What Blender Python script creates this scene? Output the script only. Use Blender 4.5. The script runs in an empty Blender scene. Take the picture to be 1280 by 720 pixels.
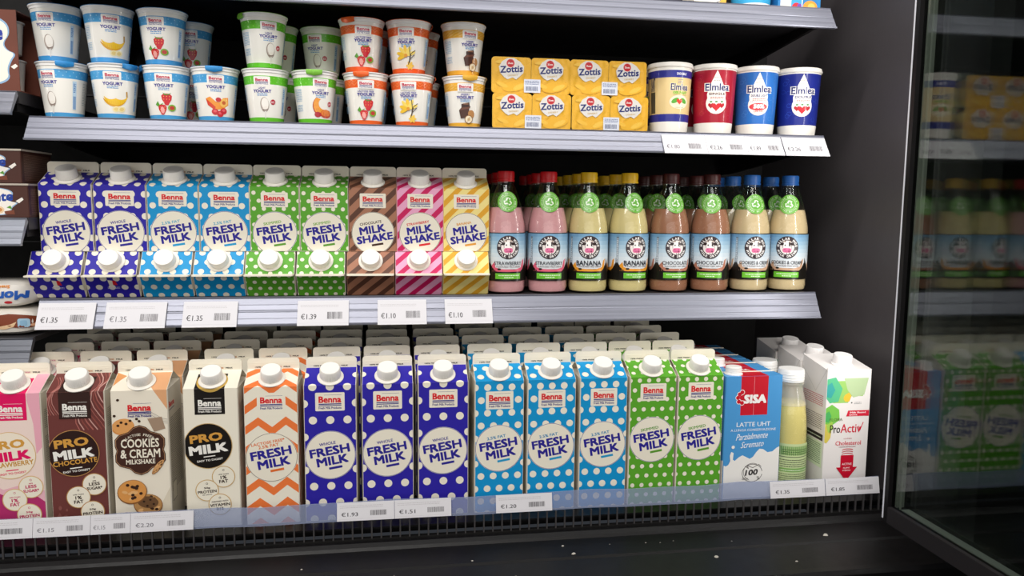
import bpy, math, random
from mathutils import Vector, Matrix, noise
from mathutils.geometry import tessellate_polygon
random.seed(7)
PI = math.pi
SC = bpy.context.scene
COL = SC.collection

# ------------------------------------------------------------------ camera, light, exposure
def basis(yaw, pitch, roll):
    f = Vector((math.sin(yaw)*math.cos(pitch), math.cos(yaw)*math.cos(pitch), -math.sin(pitch)))
    r = Vector((math.cos(yaw), -math.sin(yaw), 0)); d = f.cross(r)
    r2 = math.cos(roll)*r - math.sin(roll)*d; d2 = math.cos(roll)*d + math.sin(roll)*r
    return r2, -d2, -f
cam_data = bpy.data.cameras.new('camera'); cam = bpy.data.objects.new('camera', cam_data); COL.objects.link(cam)
R, U, B = basis(.155956, .109909, .0097215)
cam.matrix_world = Matrix(((R.x, U.x, B.x, 0), (R.y, U.y, B.y, -1.04444), (R.z, U.z, B.z, .43751), (0, 0, 0, 1)))
cam_data.sensor_width = 36; cam_data.lens = 36*960/1280; cam_data.clip_start = .01
SC.camera = cam
SC.view_settings.view_transform = 'Standard'; SC.view_settings.look = 'None'
SC.view_settings.gamma = 1; SC.view_settings.use_curve_mapping = False
SC.view_settings.exposure = 0.08
SC.cycles.transparent_max_bounces = 24
SC.cycles.sample_clamp_indirect = 4
w = bpy.data.worlds.new('world'); SC.world = w; w.use_nodes = True
w.node_tree.nodes['Background'].inputs[0].default_value = (.55, .6, .7, 1)
w.node_tree.nodes['Background'].inputs[1].default_value = .05

def area(name, loc, aim, sx, sy, power, col=(1, .95, .88), spread=PI):
    l = bpy.data.lights.new(name, 'AREA'); l.shape = 'RECTANGLE'; l.size = sx; l.size_y = sy
    l.energy = power; l.color = col; l.spread = spread
    o = bpy.data.objects.new(name, l); COL.objects.link(o); o.location = loc
    o.rotation_euler = (Vector(aim)-Vector(loc)).to_track_quat('-Z', 'Y').to_euler()
    return o
# LED strip under the canopy, LED strips on the two door mullions, ceiling panels of the shop
area('canopy_led', (0.05, -.20, 1.16), (0.05, .10, .15), 1.5, .05, 5.4, (1, .97, .935))
area('mullion_led', (.712, -.120, .58), (.0, .45, .52), .02, .86, 1.4, (1, .97, .93))
area('far_mullion_led', (-1.05, -.135, .46), (-.2, .60, .40), .02, 1.1, 2.0, (1, .97, .93))
area('ceiling_panel', (-.45, -1.55, 1.75), (-.05, .1, .25), 1.8, .5, 31, (1, .97, .93))
# added fill light from the aisle side, stands for no known fixture
area('aisle_fill', (-.1, -2.6, .75), (0, .1, .30), 3.2, 1.3, 19, (1, .97, .93))

# ------------------------------------------------------------------ materials
MATS = {}
def lin(h):
    h = h.lstrip('#'); c = [int(h[i:i+2], 16)/255 for i in (0, 2, 4)]
    return tuple(x/12.92 if x <= .04045 else ((x+.055)/1.055)**2.4 for x in c) + (1,)
KINDS = {  # roughness, metallic, specular, coat
    'board': (.45, 0, .35, .0), 'print': (.42, 0, .28, .0), 'plastic': (.38, 0, .5, .0), 'label': (.3, 0, .5, 0),
    'milk': (.25, 0, .5, 0), 'paint': (.45, 0, .4, 0), 'alu': (.34, .45, .5, 0), 'foil': (.27, .15, .45, 0),
    'black': (.4, 0, .25, 0), 'matt': (.7, 0, .3, 0), 'gloss': (.40, 0, .3, .35)}
def mat(key):
    if key in MATS: return MATS[key]
    kind, col = key.split(':')
    m = bpy.data.materials.new(key.replace(':', '_').replace('#', '')); m.use_nodes = True
    nt = m.node_tree; b = nt.nodes['Principled BSDF']
    if kind in KINDS:
        ro, me, sp, co = KINDS[kind]
        b.inputs['Base Color'].default_value = lin(col); b.inputs['Metallic'].default_value = me
        b.inputs['Specular IOR Level'].default_value = sp
        if co: b.inputs['Coat Weight'].default_value = co; b.inputs['Coat Roughness'].default_value = .06
        tc = nt.nodes.new('ShaderNodeTexCoord'); nz = nt.nodes.new('ShaderNodeTexNoise'); mr = nt.nodes.new('ShaderNodeMapRange')
        nz.inputs['Scale'].default_value = 60; nz.inputs['Detail'].default_value = 3
        mr.inputs['To Min'].default_value = ro-.06; mr.inputs['To Max'].default_value = ro+.08
        nt.links.new(tc.outputs['Object'], nz.inputs['Vector']); nt.links.new(nz.outputs['Fac'], mr.inputs['Value'])
        nt.links.new(mr.outputs['Result'], b.inputs['Roughness'])
        if kind == 'alu':        # long brushed streaks along the rail
            mp = nt.nodes.new('ShaderNodeMapping'); mp.inputs['Scale'].default_value = (3, 300, 300)
            nt.links.new(tc.outputs['Object'], mp.inputs['Vector']); nt.links.new(mp.outputs['Vector'], nz.inputs['Vector'])
            nz.inputs['Scale'].default_value = 1.0
            mr.inputs['To Min'].default_value = .22; mr.inputs['To Max'].default_value = .5
            mx = nt.nodes.new('ShaderNodeMixRGB'); mx.blend_type = 'MULTIPLY'; mx.inputs[0].default_value = .45
            mx.inputs[1].default_value = lin(col); nt.links.new(nz.outputs['Fac'], mx.inputs[2]); nt.links.new(mx.outputs[0], b.inputs['Base Color'])
        if kind in ('paint', 'black'):
            bp = nt.nodes.new('ShaderNodeBump'); bp.inputs['Strength'].default_value = .06; bp.inputs['Distance'].default_value = .002
            n2 = nt.nodes.new('ShaderNodeTexNoise'); n2.inputs['Scale'].default_value = 400
            nt.links.new(tc.outputs['Object'], n2.inputs['Vector']); nt.links.new(n2.outputs['Fac'], bp.inputs['Height'])
            nt.links.new(bp.outputs['Normal'], b.inputs['Normal'])
    else:
        out = nt.nodes['Material Output']; nt.nodes.remove(b)
        tr = nt.nodes.new('ShaderNodeBsdfTransparent'); tr.inputs[0].default_value = lin(col)
        gl = nt.nodes.new('ShaderNodeBsdfGlossy'); gl.inputs['Roughness'].default_value = .04 if kind != 'film' else .16
        # reflectance rising towards grazing angles, the same from both sides of the sheet
        lw = nt.nodes.new('ShaderNodeLayerWeight'); lw.inputs['Blend'].default_value = .5
        pw = nt.nodes.new('ShaderNodeMath'); pw.operation = 'POWER'; pw.inputs[1].default_value = 4.0
        fr = nt.nodes.new('ShaderNodeMapRange'); fr.inputs['To Min'].default_value = {'pane': .052, 'glass': .04, 'film': .04}[kind]; fr.inputs['To Max'].default_value = {'pane': 1, 'glass': .7, 'film': .6}[kind]
        nt.links.new(lw.outputs['Facing'], pw.inputs[0]); nt.links.new(pw.outputs[0], fr.inputs['Value'])
        mx = nt.nodes.new('ShaderNodeMixShader')
        nt.links.new(fr.outputs[0], mx.inputs[0]); nt.links.new(tr.outputs[0], mx.inputs[1]); nt.links.new(gl.outputs[0], mx.inputs[2])
        last = mx
        if kind == 'film':       # milky plastic: part of the light scatters
            df = nt.nodes.new('ShaderNodeBsdfDiffuse'); df.inputs[0].default_value = lin('#E4E0D2' if col == '#F2F3EE' else '#A9B2CC')
            m2 = nt.nodes.new('ShaderNodeMixShader'); m2.inputs[0].default_value = .34
            nt.links.new(mx.outputs[0], m2.inputs[1]); nt.links.new(df.outputs[0], m2.inputs[2]); last = m2
        nt.links.new(last.outputs[0], out.inputs['Surface'])
    MATS[key] = m
    return m

# ------------------------------------------------------------------ mesh building
class MB:
    def __init__(s): s.v = []; s.f = []; s.m = []; s.keys = []
    def k(s, key):
        if key not in s.keys: s.keys.append(key)
        return s.keys.index(key)
    def add(s, vs, fs, key):
        n = len(s.v); s.v += [tuple(p) for p in vs]; i = s.k(key)
        for f in fs: s.f.append(tuple(a+n for a in f)); s.m.append(i)
    def box(s, a, b, key):
        (x0, y0, z0), (x1, y1, z1) = a, b
        s.add([(x0,y0,z0),(x1,y0,z0),(x1,y1,z0),(x0,y1,z0),(x0,y0,z1),(x1,y0,z1),(x1,y1,z1),(x0,y1,z1)],
              [(0,3,2,1),(4,5,6,7),(0,1,5,4),(1,2,6,5),(2,3,7,6),(3,0,4,7)], key)
    def rbox(s, a, b, r, key):           # box with chamfered vertical edges
        (x0, y0, z0), (x1, y1, z1) = a, b
        o = [(x0+r,y0),(x1-r,y0),(x1,y0+r),(x1,y1-r),(x1-r,y1),(x0+r,y1),(x0,y1-r),(x0,y0+r)]
        s.prism([(p[0], p[1]) for p in o], z0, z1, key)
    def prism(s, o, z0, z1, key, top=True):
        n = len(o)
        s.add([(x,y,z0) for x,y in o]+[(x,y,z1) for x,y in o],
              [(i,(i+1)%n,n+(i+1)%n,n+i) for i in range(n)]+[tuple(range(n))[::-1]]+([tuple(range(n,2*n))] if top else []), key)
    def extr_x(s, prof, x0, x1, key, skew=0):      # closed (y,z) outline pushed along x
        n = len(prof)
        s.add([(x0,y,z) for y,z in prof]+[(x1,y,z) for y,z in prof],
              [(i,n+i,n+(i+1)%n,(i+1)%n) for i in range(n)]+[tuple(range(n)),tuple(range(n,2*n))[::-1]], key)
    def lathe(s, prof, key, n=40, cx=0, cy=0, caps=(True, True)):   # prof: (r, z[, key])
        for a, b in zip(prof, prof[1:]):
            kk = b[2] if len(b) > 2 else key
            vs = [(cx+p[0]*math.cos(2*PI*i/n), cy+p[0]*math.sin(2*PI*i/n), p[1]) for p in (a, b) for i in range(n)]
            s.add(vs, [(i,(i+1)%n,n+(i+1)%n,n+i) for i in range(n)], kk)
        for c, p, kk in ((caps[0], prof[0], key), (caps[1], prof[-1], prof[-1][2] if len(prof[-1]) > 2 else key)):
            if c and p[0] > 1e-5:
                vs = [(cx+p[0]*math.cos(2*PI*i/n), cy+p[0]*math.sin(2*PI*i/n), p[1]) for i in range(n)]
                s.add(vs, [tuple(range(n))[::-1] if p is prof[0] else tuple(range(n))], kk)
    def tube(s, pts, r, key, n=8):
        pts = [Vector(p) for p in pts]; rings = []
        for i, p in enumerate(pts):
            t = (pts[min(i+1, len(pts)-1)]-pts[max(i-1, 0)]).normalized()
            a = t.orthogonal().normalized(); b = t.cross(a)
            rings += [p+r*(math.cos(2*PI*k/n)*a+math.sin(2*PI*k/n)*b) for k in range(n)]
        fs = [(i*n+k, i*n+(k+1)%n, (i+1)*n+(k+1)%n, (i+1)*n+k) for i in range(len(pts)-1) for k in range(n)]
        s.add(rings, fs+[tuple(range(n))[::-1], tuple(range((len(pts)-1)*n, len(pts)*n))], key)
    def mesh(s, name, smooth=True, weld=True):
        me = bpy.data.meshes.new(name); me.from_pydata(s.v, [], s.f)
        for k in s.keys: me.materials.append(mat(k))
        me.polygons.foreach_set('material_index', s.m)
        if weld:
            import bmesh
            bm = bmesh.new(); bm.from_mesh(me); bmesh.ops.remove_doubles(bm, verts=bm.verts, dist=2e-6); bm.to_mesh(me); bm.free()
        if smooth:
            me.shade_smooth(); me.set_sharp_from_angle(angle=math.radians(35))
        me.update(); return me

def obj(name, me, parent=None):
    o = bpy.data.objects.new(name, me); COL.objects.link(o)
    if parent: o.parent = parent
    return o
def tag(o, label, cat, group=None):
    o['label'] = label; o['category'] = cat
    if group: o['group'] = group
    return o
def struct(name, mb, label=None):
    o = obj(name, mb.mesh(name)); o['kind'] = 'structure'
    if label: o['label'] = label
    return o
def thing(name, label, cat, loc=(0,0,0), rot=(0,0,0), group=None):
    o = bpy.data.objects.new(name, None); COL.objects.link(o); o.empty_display_size = .02
    o.location = loc; o.rotation_euler = rot
    return tag(o, label, cat, group)
def assemble(name, parts, label, cat, loc, rot=(0,0,0), group=None):   # parts: (part name, mesh[, sub parts])
    t = thing(name, label, cat, loc, rot, group)
    for p in parts:
        o = obj(p[0], p[1], t)
        for q in (p[2] if len(p) > 2 else ()): obj(q[0], q[1], o)
    return t

# ------------------------------------------------------------------ flat artwork, in millimetres
TXT = {}
def text_tris(s, bold):
    if (s, bold) in TXT: return TXT[(s, bold)]
    c = bpy.data.curves.new('lettering', 'FONT'); c.body = s; c.resolution_u = 2; c.fill_mode = 'FRONT'
    o = bpy.data.objects.new('lettering', c); COL.objects.link(o)
    me = bpy.data.meshes.new_from_object(o.evaluated_get(bpy.context.evaluated_depsgraph_get()))
    vs = [(v.co.x, v.co.y) for v in me.vertices]
    tr = [[vs[i] for i in p.vertices] for p in me.polygons]; nc = 1
    bpy.data.objects.remove(o); bpy.data.curves.remove(c); bpy.data.meshes.remove(me)
    if bold:      # heavier strokes: the letters overprinted with small shifts
        d = bold if bold < .03 else bold*1.0
        sh = ((-d, 0), (d, 0)) if bold < .018 else ((-d, -d), (d, -d), (-d, d), (d, d))
        tr = [[(x+a, y+b) for x, y in t] for a, b in sh for t in tr]; nc = len(sh)
    xs = [p[0] for t in tr for p in t] or [0, 1]; ys = [p[1] for t in tr for p in t] or [0, 1]
    TXT[(s, bold)] = (tr, (min(xs), min(ys), max(xs), max(ys)), max(1, len(tr)//nc))
    return TXT[(s, bold)]
def clip_half(poly, ax, lim, keep_less):
    out = []
    n = len(poly)
    for i in range(n):
        a, b = poly[i], poly[(i+1) % n]
        ia = (a[ax] <= lim) if keep_less else (a[ax] >= lim); ib = (b[ax] <= lim) if keep_less else (b[ax] >= lim)
        if ia: out.append(a)
        if ia != ib:
            t = (lim-a[ax])/(b[ax]-a[ax]); out.append((a[0]+t*(b[0]-a[0]), a[1]+t*(b[1]-a[1])))
    return out
def clip_rect(poly, x0, y0, x1, y1):
    for ax, lim, less in ((0, x0, False), (0, x1, True), (1, y0, False), (1, y1, True)):
        if len(poly) < 3: return []
        poly = clip_half(poly, ax, lim, less)
    return poly if len(poly) >= 3 else []
class Art:
    def __init__(s): s.p = []; s.L = 0
    def poly(s, pts, c, convex=True):
        s.L += 1
        if convex: s.p.append((list(pts), c, s.L))
        else:
            for t in tessellate_polygon([[Vector((x, y, 0)) for x, y in pts]]):
                s.p.append(([pts[i] for i in t], c, s.L))
        return s
    def rect(s, x0, y0, x1, y1, c): return s.poly([(x0,y0),(x1,y0),(x1,y1),(x0,y1)], c)
    def rrect(s, x0, y0, x1, y1, r, c):
        pts = []
        for cx, cy, a in ((x1-r, y1-r, 0), (x0+r, y1-r, 90), (x0+r, y0+r, 180), (x1-r, y0+r, 270)):
            pts += [(cx+r*math.cos(math.radians(a+t)), cy+r*math.sin(math.radians(a+t))) for t in (0, 30, 60, 90)]
        return s.poly(pts, c)
    def ell(s, cx, cy, rx, ry, c, rot=0, n=28, bump=True):
        if not bump: s.L -= 1
        ca, sa = math.cos(math.radians(rot)), math.sin(math.radians(rot))
        return s.poly([(cx+rx*math.cos(2*PI*i/n)*ca-ry*math.sin(2*PI*i/n)*sa, cy+rx*math.cos(2*PI*i/n)*sa+ry*math.sin(2*PI*i/n)*ca) for i in range(n)], c)
    def disc(s, cx, cy, r, c, n=40, bump=True): return s.ell(cx, cy, r, r, c, 0, n, bump)
    def line(s, pts, wd, c):
        k = 0
        for a, b in zip(pts, pts[1:]):
            dx, dy = b[0]-a[0], b[1]-a[1]; l = math.hypot(dx, dy) or 1; nx, ny = -dy/l*wd/2, dx/l*wd/2
            s.p.append(([(a[0]-nx,a[1]-ny),(b[0]-nx,b[1]-ny),(b[0]+nx,b[1]+ny),(a[0]+nx,a[1]+ny)], c, s.L+1+.2*k))
            k = (k+1) % 3
        s.L += 1
        return s
    def arcline(s, cx, cy, rx, ry, a0, a1, wd, c, n=14):
        return s.line([(cx+rx*math.cos(math.radians(a0+(a1-a0)*i/n)), cy+ry*math.sin(math.radians(a0+(a1-a0)*i/n))) for i in range(n+1)], wd, c)
    def text(s, t, cx, cy, wd, h, c, rot=0, bold=.0, shear=0, pivot=None):
        """lettering fitted to a wd x h box centred at cx, cy (in the frame turned by rot about pivot)"""
        s.L += 1
        tr, (x0, y0, x1, y1), per = text_tris(t, bold)
        ca, sa = math.cos(math.radians(rot)), math.sin(math.radians(rot)); px, py = pivot or (cx, cy)
        for qi, q in enumerate(tr):
            o = []
            for x, y in q:
                X = ((x-x0)/(x1-x0)-.5)*wd; Y = ((y-y0)/(y1-y0)-.5)*h; X += shear*Y
                X += cx-px; Y += cy-py
                o.append((px+X*ca-Y*sa, py+X*sa+Y*ca))
            s.p.append((o, c, s.L+.2*(qi//per)))
        return s
    def bar(s, cx, cy, wd, h, c, rot, pivot):
        s.L += 1
        ca, sa = math.cos(math.radians(rot)), math.sin(math.radians(rot)); px, py = pivot
        s.p.append(([(px+X*ca-Y*sa, py+X*sa+Y*ca) for X, Y in [(cx-px+a*wd/2, cy-py+b*h/2) for a, b in ((-1,-1),(1,-1),(1,1),(-1,1))]], c, s.L))
        return s
    def arctext(s, t, cx, cy, r, h, a_mid, step, c, inward=False, bold=.03):
        """letters one by one round a circle, from a_mid outwards; inward: read along the foot of the ring"""
        s.L += 1; n = len(t)
        for i, ch in enumerate(t):
            if ch == ' ': continue
            k = i-(n-1)/2
            a = math.radians(a_mid + (k*step if inward else -k*step))
            rot = math.degrees(a)+(90 if inward else -90)
            s.L -= 1
            s.text(ch, cx+r*math.cos(a), cy+r*math.sin(a), h*(.35 if ch in 'I1' else .8), h, c, rot, bold)
        return s
    def fine(s, x0, y, x1, c, h=.7, rows=1, pitch=1.6, seed=1):
        """print too small to read in the photograph: rows of short dashes"""
        rnd = random.Random(seed); s.L += 1
        for k in range(rows):
            x = x0
            while x < x1-.5:
                l = rnd.uniform(.8, 3.2); e = min(x+l, x1)
                s.p.append(([(x,y-k*pitch),(e,y-k*pitch),(e,y-k*pitch+h),(x,y-k*pitch+h)], c, s.L)); x = e+rnd.uniform(.4, .8)
        return s
    def barcode(s, x0, y0, x1, y1, c, seed=1):
        rnd = random.Random(seed); s.L += 1; x = x0
        while x < x1:
            wd = rnd.choice((.35, .5, .8)); e = min(x+wd, x1)
            s.p.append(([(x,y0),(e,y0),(e,y1),(x,y1)], c, s.L)); x = e+rnd.choice((.35, .5, .7))
        return s
    def clip(s, x0, y0, x1, y1):
        a = Art(); a.L = s.L
        for p, c, L in s.p:
            q = clip_rect(p, x0, y0, x1, y1)
            if q: a.p.append((q, c, L))
        return a
    def copy(s):
        a = Art(); a.p = list(s.p); a.L = s.L; return a
    def merge(s, o, dx=0, dy=0):
        for p, c, L in o.p: s.p.append(([(x+dx, y+dy) for x, y in p], c, s.L+L))
        s.L += o.L; return s
    def emit(s, mb, fn, kind='print', strip=0, eps=2.2e-5):
        for p, c, L in s.p:
            key = c if ':' in c else kind+':'+c
            ps = [p]
            if strip:
                x0 = min(q[0] for q in p); x1 = max(q[0] for q in p)
                if x1-x0 > strip*1.3:
                    k = math.ceil((x1-x0)/strip); ps = []
                    for i in range(k):
                        q = clip_rect(p, x0+(x1-x0)*i/k, -1e4, x0+(x1-x0)*(i+1)/k, 1e4)
                        if q: ps.append(q)
            for q in ps: mb.add([fn(x, y, L*eps+4e-5) for x, y in q], [tuple(range(len(q)))], key)

CREAM = '#EFE8D6'; WHITE = '#F1EEE6'; NAVY = '#23237F'; RED = '#D8222B'; BLK = '#17120F'
INK = '#2A2390'; GOLD = '#D49B45'
def logo(a, cx, cy, wd, h, box=CREAM, name=RED, sub=NAVY, plain=False):
    """brand plate: name between rules and a small line under it"""
    if box: a.rrect(cx-wd/2, cy-h/2, cx+wd/2, cy+h/2, 1.4, box)
    k = wd/40
    a.rect(cx-8*k, cy+h*.36, cx+16*k, cy+h*.36+.35*k, sub)
    a.text('Benna', cx, cy+h*.12, 31*k, h*.36, name, 0, .035)
    a.rect(cx-15.5*k, cy-h*.155, cx+15.5*k, cy-h*.10, sub)
    a.rect(cx-15.5*k, cy-h*.235, cx+15.5*k, cy-h*.19, sub)
    a.text('Fresh Milk Products', cx, cy-h*.335, 31*k, h*.125, sub, 0, .02)
def dots(a, rows, r, c, L=True):
    a.L += 1
    for v, us in rows:
        for u in us: a.disc(u, v, r, c, 20, False)
    return a
def roundel(a, cx, cy, r, small, big, smallc, barc, ring, bigc=INK, k=1.0, rot=9):
    a.disc(cx, cy, r+.9, CREAM, 56); a.disc(cx, cy, r+.55, ring, 56); a.disc(cx, cy, r, CREAM, 56)
    p = (cx, cy)
    if isinstance(small, str): small = [small]
    for i, t in enumerate(small):
        wd = {'WHOLE': 22, '2.5% FAT': 27, 'SKIMMED': 27, 'CHOCOLATE': 34, 'STRAWBERRY': 36, 'BANANA': 24, 'LACTOSE FREE*': 44}[t]
        a.text(t, cx-1.2*k, cy+(16.6-5.2*i+(4.9 if len(small) > 1 else 0))*k, wd*k, 4.2*k, smallc, rot, .022, 0, p)
    w0, w1 = (54, 43) if big[0] == 'FRESH' else (41, 57)
    a.text(big[0], cx, cy+6.0*k, w0*k, 12.4*k, bigc, rot, .036, 0, p)
    a.text(big[1], cx+1.5*k, cy-8.0*k, w1*k, 12.2*k, bigc, rot, .036, 0, p)
    a.bar(cx+4*k, cy-18.6*k, 18*k, 3.2*k, barc, rot, p)

# ------------------------------------------------------------------ gable-top cartons
W = 70.; RISE = 18.; FIN = 14.5; SL = math.hypot(35, RISE); AL = math.atan2(RISE, 35)
def carton(name, H, base, front, back=None, side=None, side_col='#E2DACA', fin_mid='#C8752E', fin_text=True):
    """-> parts of a carton W mm square and H mm to the fold: body with its print, top seal, cap ring, cap"""
    b = MB(); r = .0016; h = H/1000; hw = .035; rs = RISE/1000
    b.rbox((-hw, -hw, 0), (hw, hw, h), r, 'board:'+side_col)
    def ff(u, v, o): return ((u-35)/1000, -hw-o, v/1000)
    def fs(u, v, o):
        s_ = (v-H)/1000; return ((u-35)/1000, -hw+s_*math.cos(AL)-o*math.sin(AL), h+s_*math.sin(AL)+o*math.cos(AL))
    def bf(u, v, o): p = ff(u, v, o); return (-p[0], -p[1], p[2])
    def bs(u, v, o): p = fs(u, v, o); return (-p[0], -p[1], p[2])
    # roof: two slopes, tucked-in gable triangles
    x = hw-.0004; ys = hw-.0004
    A, Bk = (x, -ys, h), (x, ys, h); A2, B2 = (-x, -ys, h), (-x, ys, h)
    Rr, R2 = (x, 0, h+rs), (-x, 0, h+rs); Mm, M2 = (x-.017, 0, h+rs*.55), (-x+.017, 0, h+rs*.55)
    b.add([A2, A, Rr, R2], [(0,1,2,3)], 'board:'+side_col); b.add([B2, Bk, Rr, R2], [(3,2,1,0)], 'board:'+side_col)
    for a_, b_, r_, m_ in ((A, Bk, Rr, Mm), (A2, B2, R2, M2)):
        b.add([a_, b_, m_], [(0,1,2)], 'board:'+side_col); b.add([a_, m_, r_], [(0,1,2)], 'board:'+side_col); b.add([b_, m_, r_], [(0,1,2)], 'board:'+side_col)
    base_art = Art().rect(1.0, 0.6, W-1.0, H+SL, base)
    full = base_art.copy().merge(front)
    full.clip(1.0, .6, W-1.0, H).emit(b, ff); full.clip(1.0, H, W-1.0, H+SL-.3).emit(b, fs)
    if back is not None:
        fb = base_art.copy().merge(back)
        fb.clip(1.0, .6, W-1.0, H).emit(b, bf); fb.clip(1.0, H, W-1.0, H+SL-.3).emit(b, bs)
    if side is None:
        side = Art(); side.fine(8, H-25, 60, '#8C8474', .9, 10, 2.6, 3); side.fine(8, H-60, 60, '#8C8474', .9, 14, 2.6, 4)
    sd = side.clip(2, 2, W-2, H-2)
    sd.emit(b, lambda u, v, o: (hw+o, (u-35)/1000, v/1000)); sd.emit(b, lambda u, v, o: (-hw-o, (35-u)/1000, v/1000))
    # top seal: a flat fin with rounded upper corners, in two pressed bands
    f = MB(); z0 = h+rs-.0012; z1 = h+rs+FIN/1000; rr = .0045
    out = [(-hw+.0006, z0), (hw-.0006, z0)]
    for cx, a0 in ((hw-.0006-rr, 0), (-hw+.0006+rr, 90)):
        out += [(cx+rr*math.cos(math.radians(a0+t)), z1-rr+rr*math.sin(math.radians(a0+t))) for t in (0, 22, 45, 67, 90)]
    n = len(out)
    f.add([(px, -.0011, pz) for px, pz in out]+[(px, .0011, pz) for px, pz in out],
          [tuple(range(n)), tuple(range(n, 2*n))[::-1]]+[((i+1)%n, i, n+i, n+(i+1)%n) for i in range(n)], 'board:'+CREAM)
    for zz in (.0068, .0092, .0112): f.box((-hw+.003, -.0014, z1-zz), (hw-.003, -.0010, z1-zz+.0006), 'board:'+CREAM)
    if fin_text:
        a = Art()
        a.text('100% FRESH', 16, 2.3, 19, 1.9, BLK, 0, .02); a.text('MALTESE', 34.5, 2.3, 14, 1.9, fin_mid, 0, .02); a.text('MILK', 49, 2.3, 9, 1.9, BLK, 0, .03)
        a.emit(f, lambda u, v, o: ((u-31)/1000, -.0013-o, z0+.0012+v/1000))
    # pouring cap on the front slope
    ctr = Vector(fs(35, H+16.5, .0)); nrm = Vector((0, -math.sin(AL), math.cos(AL)))
    q = Vector((0, 0, 1)).rotation_difference(nrm).to_matrix()
    def place(mb): mb.v = [tuple(ctr+q @ Vector(p)) for p in mb.v]; return mb
    ring = MB(); ring.lathe([(.0178, .0005), (.0178, .0016), (.0162, .0026), (.0138, .003), (.0138, .0044)], 'plastic:#EFEAE0', 36)
    cp = MB(); m = 80; prof = [(.0142, .0044), (.0138, .0158), (.0126, .0172)]
    vs = []; 
    for (rad, z) in prof:
        for i in range(m):
            g = (.00045 if i % 2 and z < .0165 else 0); a_ = 2*PI*i/m; vs.append(((rad-g)*math.cos(a_), (rad-g)*math.sin(a_), z))
    cp.add(vs, [(k*m+i, k*m+(i+1)%m, (k+1)*m+(i+1)%m, (k+1)*m+i) for k in range(2) for i in range(m)]+[tuple(range(2*m, 3*m)), tuple(range(m))[::-1]], 'plastic:#F3EFE8')
    cp.lathe([(.0098, .0172), (.0094, .0168), (0, .0168)], 'plastic:#F3EFE8', 32, caps=(False, False))
    return [('body', b.mesh(name+'_body', False)), ('top_seal', f.mesh(name+'_seal', False)),
            ('cap_ring', place(ring).mesh(name+'_ring')), ('screw_cap', place(cp).mesh(name+'_cap'))]

H1 = 190.; H5 = 94.
BLUE = '#2C22A0'; SKY = '#0E93CF'; GREEN = '#5AA42C'
def alt_rows(v0, dv, n, ua, ub): return [(v0-i*dv, ua if i % 2 == 0 else ub) for i in range(n)]
def fresh(H, base, rows, r, small, smallc, barc, ring='#2A2390', half=False, lv=22.5, cv=97.):
    a = Art(); dots(a, rows, r, CREAM)
    if half:
        logo(a, 35, H-19, 38, 21.5); roundel(a, 35, H-67.5, 30.6, small, ('FRESH', 'MILK'), smallc, barc, ring, k=.94)
    else:
        logo(a, 35, H-lv, 39, 25.5); roundel(a, 34.5, H-cv, 33, small, ('FRESH', 'MILK'), smallc, barc, ring)
    return a
rw = alt_rows(H1+44.8, 23.2, 12, (12, 35, 58), (.5, 23.5, 46.5, 69.5))
rb = alt_rows(H1+27.6, 18.3, 14, (0.5, 18, 35.2, 52.5, 70), (9, 26.5, 44, 61.5))
rg = alt_rows(H1+37.6, 14.2, 18, (7, 21, 35, 49, 63), (0, 14, 28, 42, 56, 70))
hw_ = alt_rows(H5+33.5, 15.5, 9, (8, 25, 42, 59), (0, 17, 34, 51, 68))
hb_ = alt_rows(H5+33.5, 15.5, 9, (8, 25, 42, 59), (0, 17, 34, 51, 68))
hg_ = alt_rows(H5+37, 11.5, 13, (6, 20, 34, 48, 62), (-1, 13, 27, 41, 55, 69))
def spot_back(rows, r, flag=True, H=H5):
    a = Art(); dots(a, rows, r, CREAM)
    if flag:
        a.poly([(31, H+22), (36, H+22), (36, H+30), (30, H+31)], CREAM); a.poly([(36, H+22), (42, H+22), (40, H+30), (36, H+30)], RED)
        a.fine(28, H+17.5, 44, '#C9C2E6', .9, 2, 2)
    return a
def spot_side(c, r=4.5, H=H5, sp=(16.4, 15.5)):
    a = Art(); dots(a, alt_rows(H-8, sp[1], 12, (8, 25, 42, 59), (0, 17, 34, 51, 68)), r, c); return a
def stripes(H, cols, period, widths):
    a = Art(); a.L += 1
    for k in range(-14, 30):
        x = k*period; off = 0
        for c, wd in zip(cols, widths):
            if c: a.poly([(x+off, -20), (x+off+wd, -20), (x+off+wd+200, 180), (x+off+200, 180)], c); a.L -= 1
            off += wd
    a.L += 1
    return a
def shake(H, cols, flav, fc, period=24, widths=(10.5, 13.5)):
    a = Art(); a.merge(stripes(H, cols, period, widths), -95)
    logo(a, 35, H-19, 38, 21.5); roundel(a, 35, H-67, 30.6, flav, ('MILK', 'SHAKE'), fc, fc, '#3A2A20', k=.94)
    return a
def stripe_back(cols, period=24, widths=(10.5, 13.5)):
    return Art().merge(stripes(H5, cols, period, widths), -95)

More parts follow.
